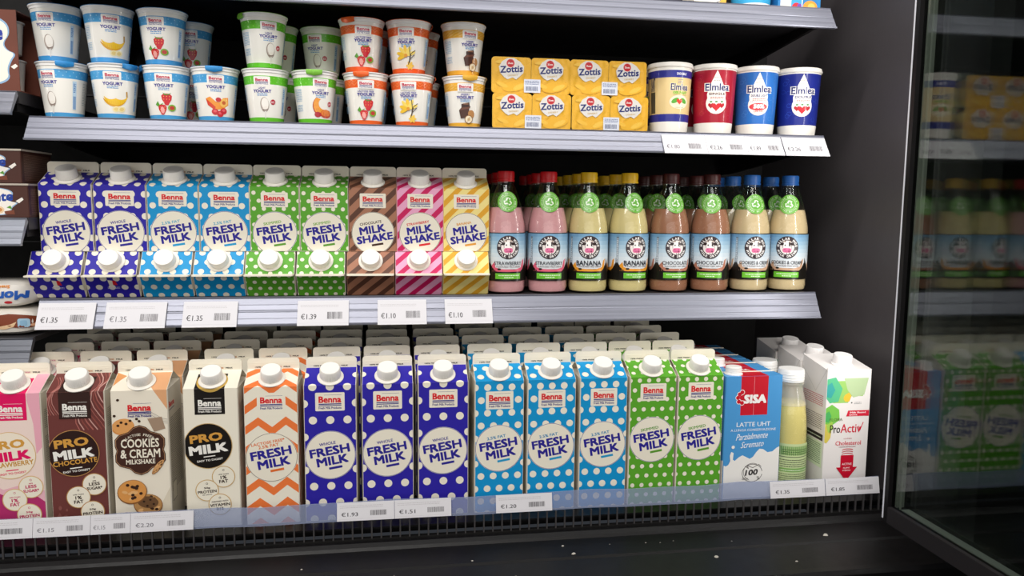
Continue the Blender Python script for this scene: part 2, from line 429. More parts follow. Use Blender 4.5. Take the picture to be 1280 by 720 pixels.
def badge(a, cx, cy, r, fill, ring, lines, tc):
    a.disc(cx, cy, r, ring, 40); a.disc(cx, cy, r-1.1, fill, 40)
    for t, dx, dy, wd, h in lines: a.text(t, cx+dx, cy+dy, wd, h, tc, 4, .03)
    a.disc(cx, cy+r*.62, 1.4, tc, 12); a.disc(cx, cy+r*.62, .9, fill, 12)
def pro(H, kind):
    a = Art()
    if kind == 'choc':
        panel, big, ring, milk, easy = '#35201C', '#2E1A17', '#B98A52', WHITE, WHITE
        rnd = random.Random(5)
        for i in range(11):      # poured ribbons of paler chocolate
            x0 = 50+i*2.6; pts = [(x0+12*math.sin(t*2.2+i*.25)-t*2, H+38-t*34) for t in [k/9*2.6 for k in range(10)]]
            a.line(pts, .7+.9*rnd.random(), ('#A8635A', '#C89A90', '#8C4A42')[i % 3])
        for i in range(6):
            pts = [(4+i*1.9+7*math.sin(t*2.4+i*.2), H+30-t*26) for t in [k/8*2.3 for k in range(9)]]
            a.line(pts, .9, ('#A05A52', '#B98078')[i % 2])
        a.poly([(4, 22), (9, 30), (12, 24), (17, 27), (22, 20), (30, 12), (24, 8), (10, 10)], '#86504A', False)
        a.poly([(8, 20), (14, 24), (20, 16), (12, 12)], '#B68A84')
        a.ell(10, 36, 2, 3, '#86504A'); a.ell(18, 33, 1.3, 2, '#86504A')
    elif kind == 'straw':
        panel, big, ring, milk, easy = '#E0115F', '#F3E6D2', '#D9B27A', '#E0115F', '#E0115F'
        a.poly([(54, H+40), (70, H+40), (70, H-70), (62, H-80), (60, H-40), (54, H-10)], '#E9A9B8', False)
        a.poly([(0, 0), (70, 0), (70, 45), (52, 60), (30, 52), (0, 66)], '#B3316B', False)
        a.poly([(0, 66), (30, 52), (52, 60), (70, 45), (70, 60), (50, 72), (20, 64), (0, 76)], '#E7B3BE', False)
    else:
        panel, big, ring, milk, easy = BLK, BLK, '#C8A56A', WHITE, WHITE
        for i in range(3): a.line([(2, 12+i*2), (12, 16+i*2), (22, 11+i*2)], .8, '#D9CFBC')
    a.rect(14.5, H-35, 53, H+30, panel)
    if kind == 'plain': a.disc(35, H+15, 20.0, '#C6A24F', 40)
    logo(a, 33.7, H-22.5, 38, 25, None, WHITE, WHITE)
    cx, cy = 30, H-(78 if kind == 'plain' else 81); p = (cx, cy)
    a.disc(cx, cy, 31.2, ring, 56); a.disc(cx, cy, 30.3, big, 56)
    e = 3 if kind != 'plain' else 0
    a.text('PRO', cx-1, cy+11.5+e, 42, 11.5, GOLD, 6, .035, 0, p)
    a.text('MILK', cx, cy-4+e, 50, 12.5, milk, 6, .045, 0, p)
    if kind != 'plain':
        a.text('CHOCOLATE' if kind == 'choc' else 'STRAWBERRY', cx, cy-14.6+e, 54, 6.6, GOLD if kind == 'choc' else '#C9963F', 6, .02, 0, p)
    a.bar(cx, cy-14.2-(5.3 if e else 0), 15, 1.3, milk, 6, p)
    a.text('EASY TO DIGEST', cx, cy-19.3-(4.3 if e else 0), 33, 2.7, easy, 6, .02, 0, p)
    tc = '#3A2A20' if kind != 'straw' else '#C01A5E'
    ls = [('LESS THAN', 0, 3.6, 13, 1.6), ('1%', 0, -.6, 8, 4.6), ('FAT', 0, -6.2, 11.5, 4.6)]
    su = [('40%', 0, 4.6, 5, 1.6), ('LESS', 0, .6, 13.5, 4.2), ('SUGAR*', 0, -5, 19, 4.2)]
    pr = [('50g', 0, 3.2, 8, 3.2), ('PROTEIN', 0, -1.8, 24, 4), ('PER CARTON', 0, -6, 12, 1.4)]
    vi = [('FORTIFIED WITH', 0, 4.2, 21, 2.2), ('VITAMIN', 0, -.6, 26, 4), ('B12', 0, -6, 9, 4)]
    if kind == 'plain': spec = [(48.5, 69, ls), (27, 51, pr), (43, 31, vi)]
    else: spec = [(53, 66.5, su), (33, 50, ls), (49.5, 29.5, pr)]
    for bx, by, l in spec: badge(a, bx, by, 15, CREAM, ring, l, tc)
    return a
def chevrons():
    a = Art(); a.L += 1; H = H1; c = '#EE7A3C'
    for k in range(-2, 8):
        y = H-13-k*28
        pts = [(-1, y-13.5), (18, y), (36, y-14), (54, y), (71, y-13.5)]
        for p, q in zip(pts, pts[1:]): a.poly([(p[0], p[1]-11.5), (q[0], q[1]-11.5), q, p], c); a.L -= 1
    a.L += 1
    a.rect(17, H-40, 54, H-8, CREAM)
    logo(a, 35.5, H-21, 37, 24, None)
    roundel(a, 34.5, H-97, 33, ['LACTOSE FREE*', '2.5% FAT'], ('FRESH', 'MILK'), '#E2702F', '#E2702F', '#5A4A44')
    return a
def biscuit(a, cx, cy, rx, ry, rot, c, seed):
    a.ell(cx, cy, rx, ry, '#8A5A30', rot); a.ell(cx, cy+.6, rx*.95, ry*.93, c, rot)
    rnd = random.Random(seed)
    for i in range(14):
        t = rnd.uniform(0, 2*PI); q = math.sqrt(rnd.random())*.8; ca, sa = math.cos(math.radians(rot)), math.sin(math.radians(rot))
        x, y = rx*q*math.cos(t), ry*q*math.sin(t); X, Y = cx+x*ca-y*sa, cy+x*sa+y*ca
        if i < 5: a.ell(X, Y, rx*.2, ry*.12, '#E2B076', rot+rnd.uniform(-40, 40), 12)
        else: a.ell(X, Y, rx*.12, ry*.12, '#3A2218', rot, 12)
def cookies():
    a = Art(); H = H1
    a.poly([(40, H+36), (70, H+36), (70, H-28), (60, H-12), (50, H+4), (44, H+18)], '#DFA678', False)
    a.poly([(0, H+8), (8, H+22), (14, H+30), (0, H+38)], '#D9975E', False)
    for i in range(5): a.line([(16+i*1.2, H+36), (15+i*1.2, H+22), (20+i*1.6, H+10), (26+i*1.6, H+2)], .8, ('#A9A29A', '#D8D2C6')[i % 2])
    for i in range(4): a.line([(38+i, H-26-i*2), (50, H-30-i*2), (62, H-38-i*2), (70, H-40-i*2)], .8, ('#B9B1A6', '#D8D2C6')[i % 2])
    a.poly([(44, 0), (70, 0), (70, 60), (60, 40), (56, 20)], '#DDD2BC', False)
    a.ell(14, H-48, 14, 11, '#D88E4A', 10); a.ell(14, H-47, 13, 10, '#E0A05E', 10)
    a.poly([(44, H-38), (62, H-36), (66, H-52), (52, H-56)], '#A38A74', False)
    for x, y in ((9, H-12), (4, H-33), (12, H-42), (23, H-40), (31, H-38), (34, H-41), (8, H-46), (18, H-44)): a.ell(x, y, 1.9, 1.7, '#3A2416', 0, 14)
    logo(a, 35, H-26, 37, 24, None)
    # scalloped badge
    cx, cy = 34, H-80
    def outline(g):
        o = [(-8,31),(0,34),(8,31),(14,25),(26,21),(31,15),(31,6),(29,0),(31,-6),(31,-15),(26,-21),(14,-25),(8,-31),(0,-34),(-8,-31),(-14,-25),(-26,-21),(-31,-15),(-31,-6),(-29,0),(-31,6),(-31,15),(-26,21),(-14,25)]
        return [(cx+x*g, cy+y*g) for x, y in o]
    a.poly(outline(1), '#3E241C', False); a.poly(outline(.965), '#B58A66', False); a.poly(outline(.945), '#43281F', False)
    a.arctext('LACTOSE FREE*', cx, cy-10, 31, 3.2, 90, 5.2, CREAM, bold=.01)
    a.text('COOKIES', cx, cy+9.5, 47, 12, CREAM, 0, .02); a.text('& CREAM', cx, cy-4.5, 49, 12, CREAM, 0, .02); a.text('MILKSHAKE', cx, cy-15.5, 36, 6.5, CREAM, 0, .02)
    biscuit(a, 55, H-104, 12, 3.6, 52, '#CF9A64', 3)
    biscuit(a, 41, 35, 18, 15, -5, '#B98A55', 5); a.ell(41, 39, 13, 8, '#6A4B30', -8)
    for x, y in ((36, 40), (44, 42), (48, 36), (40, 34)): a.ell(x, y, 1.6, 1.4, '#2E1A10', 0, 12)
    biscuit(a, 22, 54, 18.5, 16.5, 12, '#D9964F', 9)
    return a

KIND = {}
def K(key): return KIND[key]
ALLC = Art
sd_w = None
KIND['whole1'] = carton('whole_litre', H1, BLUE, fresh(H1, BLUE, rw, 5.5, 'WHOLE', INK, INK, '#2A2390'))
KIND['semi1'] = carton('semi_litre', H1, SKY, fresh(H1, SKY, rb, 4.9, '2.5% FAT', '#1586B8', '#1F9ACF', '#2A2390', lv=27.5))
KIND['skim1'] = carton('skim_litre', H1, GREEN, fresh(H1, GREEN, rg, 3.2, 'SKIMMED', '#5C9A2E', '#5C9A2E', '#2A2390', cv=93.))
KIND['orange1'] = carton('lactose_litre', H1, CREAM, chevrons(), side=stripes(H1, ('#C25A36', None), 26, (11, 15)).copy().clip(0, 0, 70, H1), fin_mid='#D05A30')
KIND['pro1'] = carton('pro_litre', H1, CREAM, pro(H1, 'plain'))
KIND['choc1'] = carton('pro_choc_litre', H1, '#6E3A36', pro(H1, 'choc'))
KIND['straw1'] = carton('pro_straw_litre', H1, '#F0D9CF', pro(H1, 'straw'), fin_mid='#C86A8A')
cs = Art(); cs.text('Benna', 18, H1-22, 26, 8, RED, 0, .03); cs.rect(6, H1-30, 32, H1-29, NAVY); cs.fine(8, H1-42, 62, '#6B6152', 1.1, 34, 3, 8)
cs.rect(10, 34, 30, 60, '#7A7060'); cs.rect(11, 35, 29, 59, CREAM)
KIND['cook1'] = carton('cookies_litre', H1, '#EDE4D2', cookies(), side=cs)
KIND['whole5'] = carton('whole_half', H5, BLUE, fresh(H5, BLUE, hw_, 4.6, 'WHOLE', INK, INK, half=True), spot_back(hw_, 4.6), spot_side(BLUE))
KIND['semi5'] = carton('semi_half', H5, SKY, fresh(H5, SKY, hb_, 4.4, '2.5% FAT', '#3FA9C9', '#1F9ACF', half=True), spot_back(hb_, 4.4, False), spot_side(SKY, 3.8))
KIND['skim5'] = carton('skim_half', H5, GREEN, fresh(H5, GREEN, hg_, 3.0, 'SKIMMED', '#7FB048', '#5C9A2E', half=True), spot_back(hg_, 3.0, False), spot_side(GREEN, 2.8))
CHC = ('#5C3A2C', None); STR = ('#C8175A', None); BAN = ('#E2A52C', None)
KIND['choc5'] = carton('choc_shake', H5, '#A8745A', shake(H5, CHC, 'CHOCOLATE', '#3E2418'), stripe_back(CHC), stripe_back(CHC).clip(0, 0, 70, H5), '#B98A6E')
KIND['straw5'] = carton('straw_shake', H5, '#E9A6C6', shake(H5, STR, 'STRAWBERRY', '#D8222B'), stripe_back(STR), stripe_back(STR).clip(0, 0, 70, H5), '#E9B6C6')
KIND['ban5'] = carton('banana_shake', H5, '#F3DF8E', shake(H5, BAN, 'BANANA', '#DE9A3A'), stripe_back(BAN), stripe_back(BAN).clip(0, 0, 70, H5), '#F0DC9A')

# ------------------------------------------------------------------ cabinet shell
XW = .752
m = MB(); m.box((-2.2, .45, -.12), (.85, .50, 1.25), 'matt:#080707')
for z in (.36, .42, .44, .62, .655, .80): m.box((-2.2, .447, z), (.85, .4502, z+.002), 'paint:#0C0A0B')
struct('wall_back', m)
m = MB(); m.box((XW, -.15, -.12), (XW+.03, .45, 1.25), 'paint:#474345'); struct('wall_right', m)
m = MB(); m.box((-2.2, -.15, 1.22), (.85, .50, 1.27), 'paint:#0F0D0E'); struct('ceiling', m)  # unseen top of the cabinet, added to block light from above
m = MB(); m.box((XW+.03, -.12, -.4), (2.4, -.08, 1.25), 'matt:#050505')
m.box((XW+.03, -.20, -.05), (2.4, -.12, -.02), 'black:#0B0A0B'); struct('wall_front', m)
m = MB(); m.box((-2.23, -.15, -.12), (-2.2, .45, 1.25), 'paint:#242122'); struct('wall_left', m)
m = MB(); m.box((-3, -3, -.43), (3, .5, -.40), 'matt:#1E1C1B'); struct('floor', m)
# bay divider on the left
m = MB(); m.box((-.4865, .42, -.0), (-.4785, .4495, 1.2), 'paint:#151314')
post = tag(obj('bay_upright', m.mesh('bay_upright')), 'black upright between the left bay and the main bay', 'post')

# ------------------------------------------------------------------ shelves
def rail_mesh(zt, zb, x0, x1, yt=.085, yb=.065, col='alu:#989AA8', n=2):
    """slanted price rail: ribbed face"""
    mb = MB(); pr = []
    for i in range(n):
        for t, d in ((.03, .0), (.08, -.0006), (.50, -.0003), (.54, -.0007), (.90, -.0002), (.96, .0004)):
            k = (i+t)/n; pr.append((yt+(yb-yt)*k+d, zt+(zb-zt)*k))
    front = [(yt+.002, zt+.0015), (yt-.0015, zt+.0008)]+pr+[(yb-.002, zb+.001), (yb-.0015, zb-.0012)]
    back = [(yb+.006, zb-.0012), (yb+.006, zb+.002), (yt+.006, zt-.004)]
    mb.extr_x(front+back, x0, x1, col)
    return mb
def shelf(name, label, zt, zb, zs, x0, x1, yb=.065, railcol='alu:#989AA8', th=.016, ends=True):
    t = thing(name, label, 'shelf', (0, 0, 0))
    d = MB(); d.box((x0, .092, zs-th), (x1, .44, zs), 'paint:#2A282B')
    if ends: d.box((x0+.01, .095, zs-.026), (x1-.01, .105, zs-th), 'paint:#1C1A1C')
    obj('deck', d.mesh('deck'), t)
    r_ = obj('price_rail', rail_mesh(zt, zb, x0, x1, yb=yb, col=railcol).mesh('price_rail', False), t)
    for xx in ((x0+.004, x1-.012) if ends else ()):
        b = MB(); b.extr_x([(.10, zs-.016), (.44, zs-.016), (.44, zs-.049), (.40, zs-.049), (.12, zs-.026), (.10, zs-.026)], xx, xx+.006, 'paint:#1C1A1C')
        obj('bracket', b.mesh('bracket'), t)
    return t
Z2, Z3 = .5475, .2985
shelf('shelf', 'highest shelf in view, with an empty grey rail cut by the top of the photo', .7385, .7065, .7400, -.476, .668)
shelf('shelf', 'shelf with a grey rail carrying the yogurt cups', .5460, .5155, Z2, -.476, .668)
shelf('shelf', 'shelf with a grey rail carrying half litre cartons and bottles', .3000, .2635, Z3, -.476, .668)
shelf('shelf', 'upper shelf of the left bay carrying a brown dessert multipack', .578, .5475, .580, -1.05, -.4905, railcol='alu:#9A9CA8')
shelf('shelf', 'middle shelf of the left bay carrying two flat brown boxes', .410, .376, .4115, -1.05, -.4875, railcol='alu:#9CA0AC')
shelf('shelf', 'lower shelf of the left bay carrying wrapped snack packs', .246, .214, .248, -1.05, -.4875, railcol='alu:#6C6F78', th=.007, ends=False)
# bottom deck with its front riser, grille and ledge
m = MB(); m.box((-1.3, -.004, -.02), (XW, .45, 0), 'black:#141314'); m.box((-1.3, -.030, -.0025), (XW, -.004, 0), 'black:#0C0B0C')
tag(obj('bottom_deck', m.mesh('bottom_deck')), 'black bottom deck under the litre cartons', 'deck')
m = MB()
nseg = 24; prof = []
for i in range(nseg+1):
    x = -.62+i*(.720+.62)/nseg; sag = .0012*math.sin(i*1.3)+.0008*math.sin(i*2.9)
    prof.append((x, sag))
for (xa, sa), (xb, sb) in zip(prof, prof[1:]):
    m.add([(xa, -.031, .0105+sa*.6), (xb, -.031, .0105+sb*.6), (xb, -.027, .035+sb), (xa, -.027, .035+sa),
           (xa, -.0295, .0105+sa*.6), (xb, -.0295, .0105+sb*.6), (xb, -.0255, .035+sb), (xa, -.0255, .035+sa)],
          [(0,1,2,3), (7,6,5,4), (3,2,6,7), (0,4,5,1)], 'film:#E6EBF6')
tag(obj('clear_riser', m.mesh('clear_riser')), 'clear bluish plastic strip along the front of the bottom deck', 'riser strip')
t = thing('air_grille', 'black slotted air grille below the clear strip', 'grille', (0, -.03, -.02))
g = MB(); x = -.64; j = 0
while x < .735:
    g.box((x, -.0030, .0050), (x+.0020, -.0004, .0300), 'black:#403E3F'); x += .0127
obj('slats', g.mesh('slats'), t)
g = MB(); g.box((-1.3, -.0045, .0025), (XW-.001, .004, .0052), 'black:#1A1919')
obj('grille_frame', g.mesh('grille_frame'), t)
m = MB()
m.extr_x([(-.0345, -.0172), (-.040, -.0150), (-.046, -.0150), (-.052, -.0185), (-.055, -.022), (-.105, -.0235), (-.108, -.0215), (-.112, -.0235), (-.176, -.0255), (-.182, -.021), (-.192, -.021), (-.196, -.026), (-.196, -.40), (-.15, -.40), (-.0345, -.06)], -1.3, XW+.03, 'black:#0D0C0D')
tag(obj('front_ledge', m.mesh('front_ledge', False)), 'black scuffed front ledge of the cabinet at the foot of the photo', 'ledge')
rnd = random.Random(11)
crumbs = [(-.115, -.095, .0016), (.225, -.075, .002), (.235, -.098, .003), (.10, -.1, .0016), (.15, -.145, .0013), (.42, -.13, .0035), (.60, -.09, .0045), (.29, -.078, .0012), (.34, -.08, .0013), (.36, -.082, .001), (.38, -.079, .001), (.0, -.125, .001), (.05, -.14, .0012), (.46, -.09, .0012), (-.25, -.11, .001), (.52, -.155, .002)]
for i, (x, y, r) in enumerate(crumbs):
    c = MB(); n = 7; base = -.022-(-y-.055)*.03
    ring = [(r*rnd.uniform(.7, 1.3)*math.cos(2*PI*k/n), r*rnd.uniform(.5, .9)*math.sin(2*PI*k/n)) for k in range(n)]
    c.add([(a, b, 0) for a, b in ring]+[(a*.6, b*.6, r*.4) for a, b in ring], [(k, (k+1)%n, n+(k+1)%n, n+k) for k in range(n)]+[tuple(range(n, 2*n)), tuple(range(n))[::-1]], 'matt:#B9B4AA' if r > .0014 else 'matt:#8F8A84')
    o = obj('crumb', c.mesh('crumb', False)); o.location = (x, y, base+.0006)
    tag(o, 'small pale crumb lying on the black front ledge', 'crumb', 'crumbs on the front ledge')

# ------------------------------------------------------------------ glass door standing open on the right
t = thing('glass_door', 'open glass door at right, mirroring the shelves', 'door', (.66, -.1335, .0155))
g = MB(); D_ = .80
g.box((-.006, -.0100, 0), (.028, -.0022, .97), 'black:#141213'); g.box((-.006, -D_, 0), (.028, -.0100, .0222), 'black:#2A2729'); g.box((-.006, -D_-.03, 0), (.028, -D_, .95), 'black:#141213')
obj('door_frame', g.mesh('door_frame', False), t)
g = MB(); g.box((-.0065, -.0024, .004), (-.001, .0, .95), 'plastic:#E8E8F0'); obj('gasket', g.mesh('gasket', False), t)
for xx in (0.0, .016):
    g = MB(); g.box((xx, -D_, .0222), (xx+.004, -.0100, .97), 'pane:#DADFDC'); obj('glass_pane', g.mesh('glass_pane', False), t)
g = MB(); g.box((.0045, -.0140, .0222), (.0155, -.0104, .97), 'plastic:#A8AAA0'); g.box((.0045, -.0215, .0222), (.0060, -.0195, .97), 'plastic:#B8BAB0'); g.box((.0045, -D_, .0223), (.0155, -.024, .0236), 'plastic:#B4B6B0'); obj('spacer_bar', g.mesh('spacer_bar', False), t)

# ------------------------------------------------------------------ litre cartons on the bottom deck
NAMES = {'straw1': ('pink and cream strawberry protein milk carton', 'cut off at the left edge, bottom row'),
         'choc1': ('dark brown chocolate protein milk carton', 'in the bottom front row'),
         'cook1': ('cream cookies and cream milkshake carton', 'with biscuits printed on it, bottom front row'),
         'pro1': ('cream protein milk carton with a black circle', 'in the bottom front row'),
         'orange1': ('orange zigzag lactose free milk carton', 'in the bottom front row'),
         'whole1': ('dark blue spotted whole milk litre carton', ''), 'semi1': ('sky blue spotted 2.5% fat litre carton', ''), 'skim1': ('green spotted skimmed milk litre carton', '')}
POS3 = ['leftmost', 'middle', 'rightmost']
front = [('straw1', -.5164), ('choc1', -.4399), ('cook1', -.3634), ('pro1', -.2735), ('orange1', -.1970)] + \
        [('whole1', x) for x in (-.1190, -.0422, .0346)] + [('semi1', x) for x in (.1129, .1881, .2645)] + [('skim1', x) for x in (.3380, .4106)]
GRP = {'whole1': 'whole milk litre cartons', 'semi1': '2.5% fat litre cartons', 'skim1': 'skimmed milk litre cartons'}
ORD = ['front', 'second', 'third', 'fourth', 'fifth']
cnt = {}
rj = random.Random(3)
for key, x in front:
    i = cnt.get(key, 0); cnt[key] = i+1
    nm, where = NAMES[key]
    n = {'whole1': 3, 'semi1': 3, 'skim1': 2}.get(key, 1)
    side = {3: POS3, 2: ['left', 'right'], 1: ['']}[n][i]
    for k in range(5):
        if k == 0:
            lab = (nm+' '+where).strip() if n == 1 else f'{side} {nm} of the front {"three" if n == 3 else "two"}, bottom row'
        else:
            lab = f'{ORD[k]} carton back, behind the {side+" " if side else ""}front {nm}'
        jx = 0 if k == 0 else rj.uniform(-.0028, .0028)
        ry = rj.uniform(-1.2, 1.2) if k == 0 else rj.uniform(-2, 2)
        if key == 'cook1' and k == 0: ry = 2.5
        assemble('milk_carton', KIND[key], lab, 'carton', (x+.035+jx, .035+.0768*k+(0 if k == 0 else rj.uniform(-.002, .002)), 0), (0, 0, math.radians(ry if k else ry*.5)),
                 'litre cartons of '+{'straw1': 'strawberry protein milk', 'choc1': 'chocolate protein milk', 'cook1': 'cookies and cream milkshake', 'pro1': 'protein milk', 'orange1': 'lactose free milk', 'whole1': 'whole milk', 'semi1': '2.5% fat milk', 'skim1': 'skimmed milk'}[key])

# ------------------------------------------------------------------ half litre cartons on the middle shelf
HN = {'whole5': 'dark blue spotted whole milk', 'semi5': 'sky blue spotted 2.5% fat', 'skim5': 'green spotted skimmed milk', 'choc5': 'brown striped chocolate milkshake', 'straw5': 'pink striped strawberry milkshake', 'ban5': 'yellow striped banana milkshake'}
half = [('whole5', -.4507, -.4640, 'left'), ('whole5', -.3795, -.3910, 'right'), ('semi5', -.3085, -.3180, 'left'), ('semi5', -.2380, -.2460, 'right'), ('skim5', -.1680, -.1750, 'left'), ('skim5', -.0975, -.1030, 'right'),
        ('choc5', -.0270, -.0310, ''), ('straw5', .0425, .0400, ''), ('ban5', .1122, .1110, '')]
for key, xu, xl, sd in half:
    s_ = (sd+' ') if sd else ''
    rx = rj.uniform(-.6, .6)
    assemble('milk_carton', KIND[key], f'{s_}{HN[key]} half litre carton lying under an upright one', 'carton', (xl, .2150, Z3+.0328), (-PI/2, 0, PI), 'half litre cartons lying down').scale = (1, .93, 1)
    assemble('milk_carton', KIND[key], f'{s_}{HN[key]} half litre carton standing upright on a lying one', 'carton', (xu, .155, Z3+.0656), (0, 0, math.radians(rx)), 'half litre cartons standing')
    assemble('milk_carton', KIND[key], f'{s_}{HN[key]} half litre carton standing in the row behind', 'carton', (xu+.002, .231, Z3+.0656), (0, 0, 0), 'half litre cartons standing behind')

# ------------------------------------------------------------------ bottles of flavoured milk
def cow(a, cx, cy, k):
    for sgn in (-1, 1):      # horns and drooping ears
        a.ell(cx+sgn*3.0*k, cy+6.2*k, .6*k, 1.5*k, '#B7A08C', sgn*-30, 10); a.ell(cx+sgn*5.4*k, cy+3.4*k, 2.7*k, 1.5*k, '#2C1B1B', sgn*-14, 14)
    a.poly([(cx+x*k, cy+y*k) for x, y in ((-3.4, 5.6), (3.4, 5.6), (4.2, 2), (3.4, -3), (-3.4, -3), (-4.2, 2))], '#FAF6F2')
    a.poly([(cx+x*k, cy+y*k) for x, y in ((1.4, 5.6), (3.4, 5.6), (4.2, 2), (3.8, .2), (2.0, .8))], '#4A3A3A', False)
    for sgn in (-1, 1): a.ell(cx+sgn*2.3*k, cy+2.0*k, .75*k, .95*k, '#1A1010', 0, 10)
    a.rrect(cx-5.0*k, cy-6.4*k, cx+5.0*k, cy-1.2*k, 2.3*k, '#E2729E')
    for sgn in (-1, 1): a.ell(cx+sgn*2.4*k, cy-2.8*k, .7*k, .5*k, '#8E2E5C', 0, 10)
    a.line([(cx-2.6*k, cy-4.9*k), (cx+2.8*k, cy-4.7*k)], .45*k, '#A03A66'); a.rrect(cx+1.4*k, cy-5.6*k, cx+3.2*k, cy-4.2*k, .4*k, '#7E2A48')
def bottle(name, flav, milk, capc, scen, seal_h=0):
    g = MB(); Hb = .1850
    prof = [(.0262, .0005), (.0300, .0030), (.0314, .009), (.0316, .06), (.0316, .098), (.0310, .106), (.0294, .114), (.0268, .126), (.0228, .140), (.0184, .154), (.0150, .163), (.0132, .168), (.0128, .173)]
    g.lathe(prof, 'glass:#F4F7F6', 40, caps=(False, False)); g.lathe([(.0128, .173), (.0118, .173), (.0118, .168), (.0172, .154)], 'glass:#F4F7F6', 40, caps=(False, False))
    body = g.mesh(name+'_glass')
    g = MB(); g.lathe([(.0255, .002)]+[(r-.0012, z+.0008) for r, z in prof[1:] if z < .127]+[(.0240, .1325), (.0, .1325)], 'milk:'+milk, 40, caps=(True, False)); mk = g.mesh(name+'_milk')
    g = MB(); n = 40; vs = []; pz = [(.0135, .1722), (.0135, .1748), (.0128, .1752), (.0128, .1772), (.0133, .1776), (.0133, .1858), (.0124, .188)]
    g.lathe(pz+[(0, .188)], 'plastic:'+capc, 40, caps=(True, False)); cap = g.mesh(name+'_cap')
    # wrapped paper label, with a sky that pales downwards, the roundel and the flavour
    g = MB(); Rl = .03185; z0, z1 = .0205, .0945
    a = Art(); Wd = 2*PI*Rl*1000; hw2 = Wd/2
    bands = ['#7AA7C9', '#8AB2CF', '#9CBED5', '#AECADB', '#BED3E0', '#CCDAE3', '#D6DFE5', '#DCE2E6', '#E0E4E7']
    bh = 54/len(bands)
    for i, c in enumerate(bands): a.rect(-hw2, 71.7-bh*(i+1), hw2, 71.7-bh*i, c); a.L -= 1
    a.L += 1
    a.rect(-hw2, 0, hw2, 16, '#17140F'); a.rect(-hw2, 70.4, hw2, 71.7, '#1B1712')
    for q in (-66, 0, 66):       # splash of the flavour with a dark hill line
        a.poly([(q-26, 14), (q-28, 22), (q-22, 28), (q-20, 20), (q-12, 18), (q+10, 17), (q+22, 20), (q+25, 30), (q+29, 33), (q+28, 22), (q+24, 14)], scen, False)
        a.poly([(q-34, 10), (q-34, 34), (q-30, 27), (q-26, 20), (q-18, 14), (q+20, 13), (q+26, 18), (q+32, 27), (q+34, 10)], '#17140F', False)
        a.ell(q-14, 17.5, 3, 1.5, '#17140F', 0, 12)
    a.rect(-33, 26, -29, 66, '#7E8C98'); a.fine(-32.6, 62, -29.4, '#E8ECEF', 1, 18, 2)
    a.rect(-20, 3, 20.5, 11.5, '#6DBE35'); a.fine(-15, 7.8, 18, '#EAF6DA', 1.2, 1, 2, 4); a.fine(-6, 4.8, 9, '#EAF6DA', 1.2, 1, 2, 5)
    cx, cy = 0, 50
    a.disc(cx, cy, 17.6, '#2B2025', 48); a.disc(cx, cy, 17.0, '#3B2E33', 48); a.disc(cx, cy, 11, '#EFE4DF', 40)
    cow(a, cx, cy+.8, 1.35)
    a.arctext('MILLAR MOO', cx, cy, 13.9, 4.0, 90, 17.5, '#F5F2EE', bold=.035)
    a.arctext('MILK DRINK', cx, cy, 13.9, 3.6, -90, 14.5, '#F5F2EE', True, .035)
    a.disc(cx-13.8, cy-4.6, .8, '#F5F2EE', 8); a.disc(cx+13.8, cy-4.6, .8, '#F5F2EE', 8)
    a.text(flav, cx, 26.5, {'BANANA': 40}.get(flav, 44 if len(flav) < 12 else 50), 7.4 if flav == 'BANANA' else 5.6, '#1F2430', 0, .02 if flav == 'BANANA' else .014)
    a.text('FLAVOURED MILK DRINK', cx+1, 21.2, 38, 2.2, '#4A3A40', 0, .01)
    a.emit(g, lambda u, v, o: ((Rl+o)*math.sin(u/1000/Rl), -(Rl+o)*math.cos(u/1000/Rl), z0+v/1000*1.032), 'label', 3.5)
    lab = g.mesh(name+'_label', False)
    # recycling sticker on the neck cone
    g = MB(); a = Art(); S = 16.6
    a.disc(0, 0, S, '#63B32E', 44); a.disc(0, 0, S-1.1, '#8FCB5C', 44); a.disc(0, 0, S-1.8, '#63B32E', 44)
    a.arctext('PLEASE RECYCLE ME', 0, 0, 12.6, 2.4, 90, 13, '#EAF6DC', bold=.02)
    a.arctext('GLASS BOTTLE', 0, 0, 12.6, 2.4, -90, 13, '#EAF6DC', True, .02)
    a.disc(0, 0, 10.2, '#C7E6A6', 36); a.disc(0, 0, 9.5, '#63B32E', 36)
    for k in range(3):          # three chasing arrows
        t0 = math.radians(90+120*k)
        def rt(x, y): return (x*math.cos(t0-PI/2)-y*math.sin(t0-PI/2), x*math.sin(t0-PI/2)+y*math.cos(t0-PI/2))
        a.poly([rt(-3.6, 2.2), rt(-1.6, 6.6), rt(1.6, 6.6), rt(2.2, 5.2), rt(.2, 5.2), rt(-1.4, 1.4)], '#F2FAE8', False)
        a.poly([rt(1.0, 5.9), rt(4.6, 5.2), rt(3.0, 1.6)], '#F2FAE8')
    sl = .0402/.014*1.0   # neck cone slope used to lay the disc on it
    def fn(u, v, o):
        z = .1415+v/1000*.945
        r = next(((a_[0]+(b_[0]-a_[0])*(z-a_[1])/(b_[1]-a_[1])) for a_, b_ in zip(prof, prof[1:]) if a_[1] <= z <= b_[1]), .03)+.0006+o
        r = max(r, .0168); th = u/1000/max(r, .0215)
        return (r*math.sin(th), -r*math.cos(th), z)
    a.emit(g, fn, 'label', 2.5); stk = g.mesh(name+'_sticker', False)
    return [('glass_body', body), ('milk_fill', mk), ('paper_label', lab), ('recycling_sticker', stk), ('screw_cap', cap)]
BT = {'straw': bottle('strawberry_bottle', 'STRAWBERRY', '#ECABAF', '#D0141E', '#E0607A'), 'ban': bottle('banana_bottle', 'BANANA', '#F2DC9C', '#EFBE1A', '#E79A2E'),
      'choc': bottle('chocolate_bottle', 'CHOCOLATE', '#B47C60', '#4A1C1A', '#B97A62'), 'cook': bottle('cookies_bottle', 'COOKIES & CREAM', '#EBCFA2', '#2A68B8', '#C9A284')}
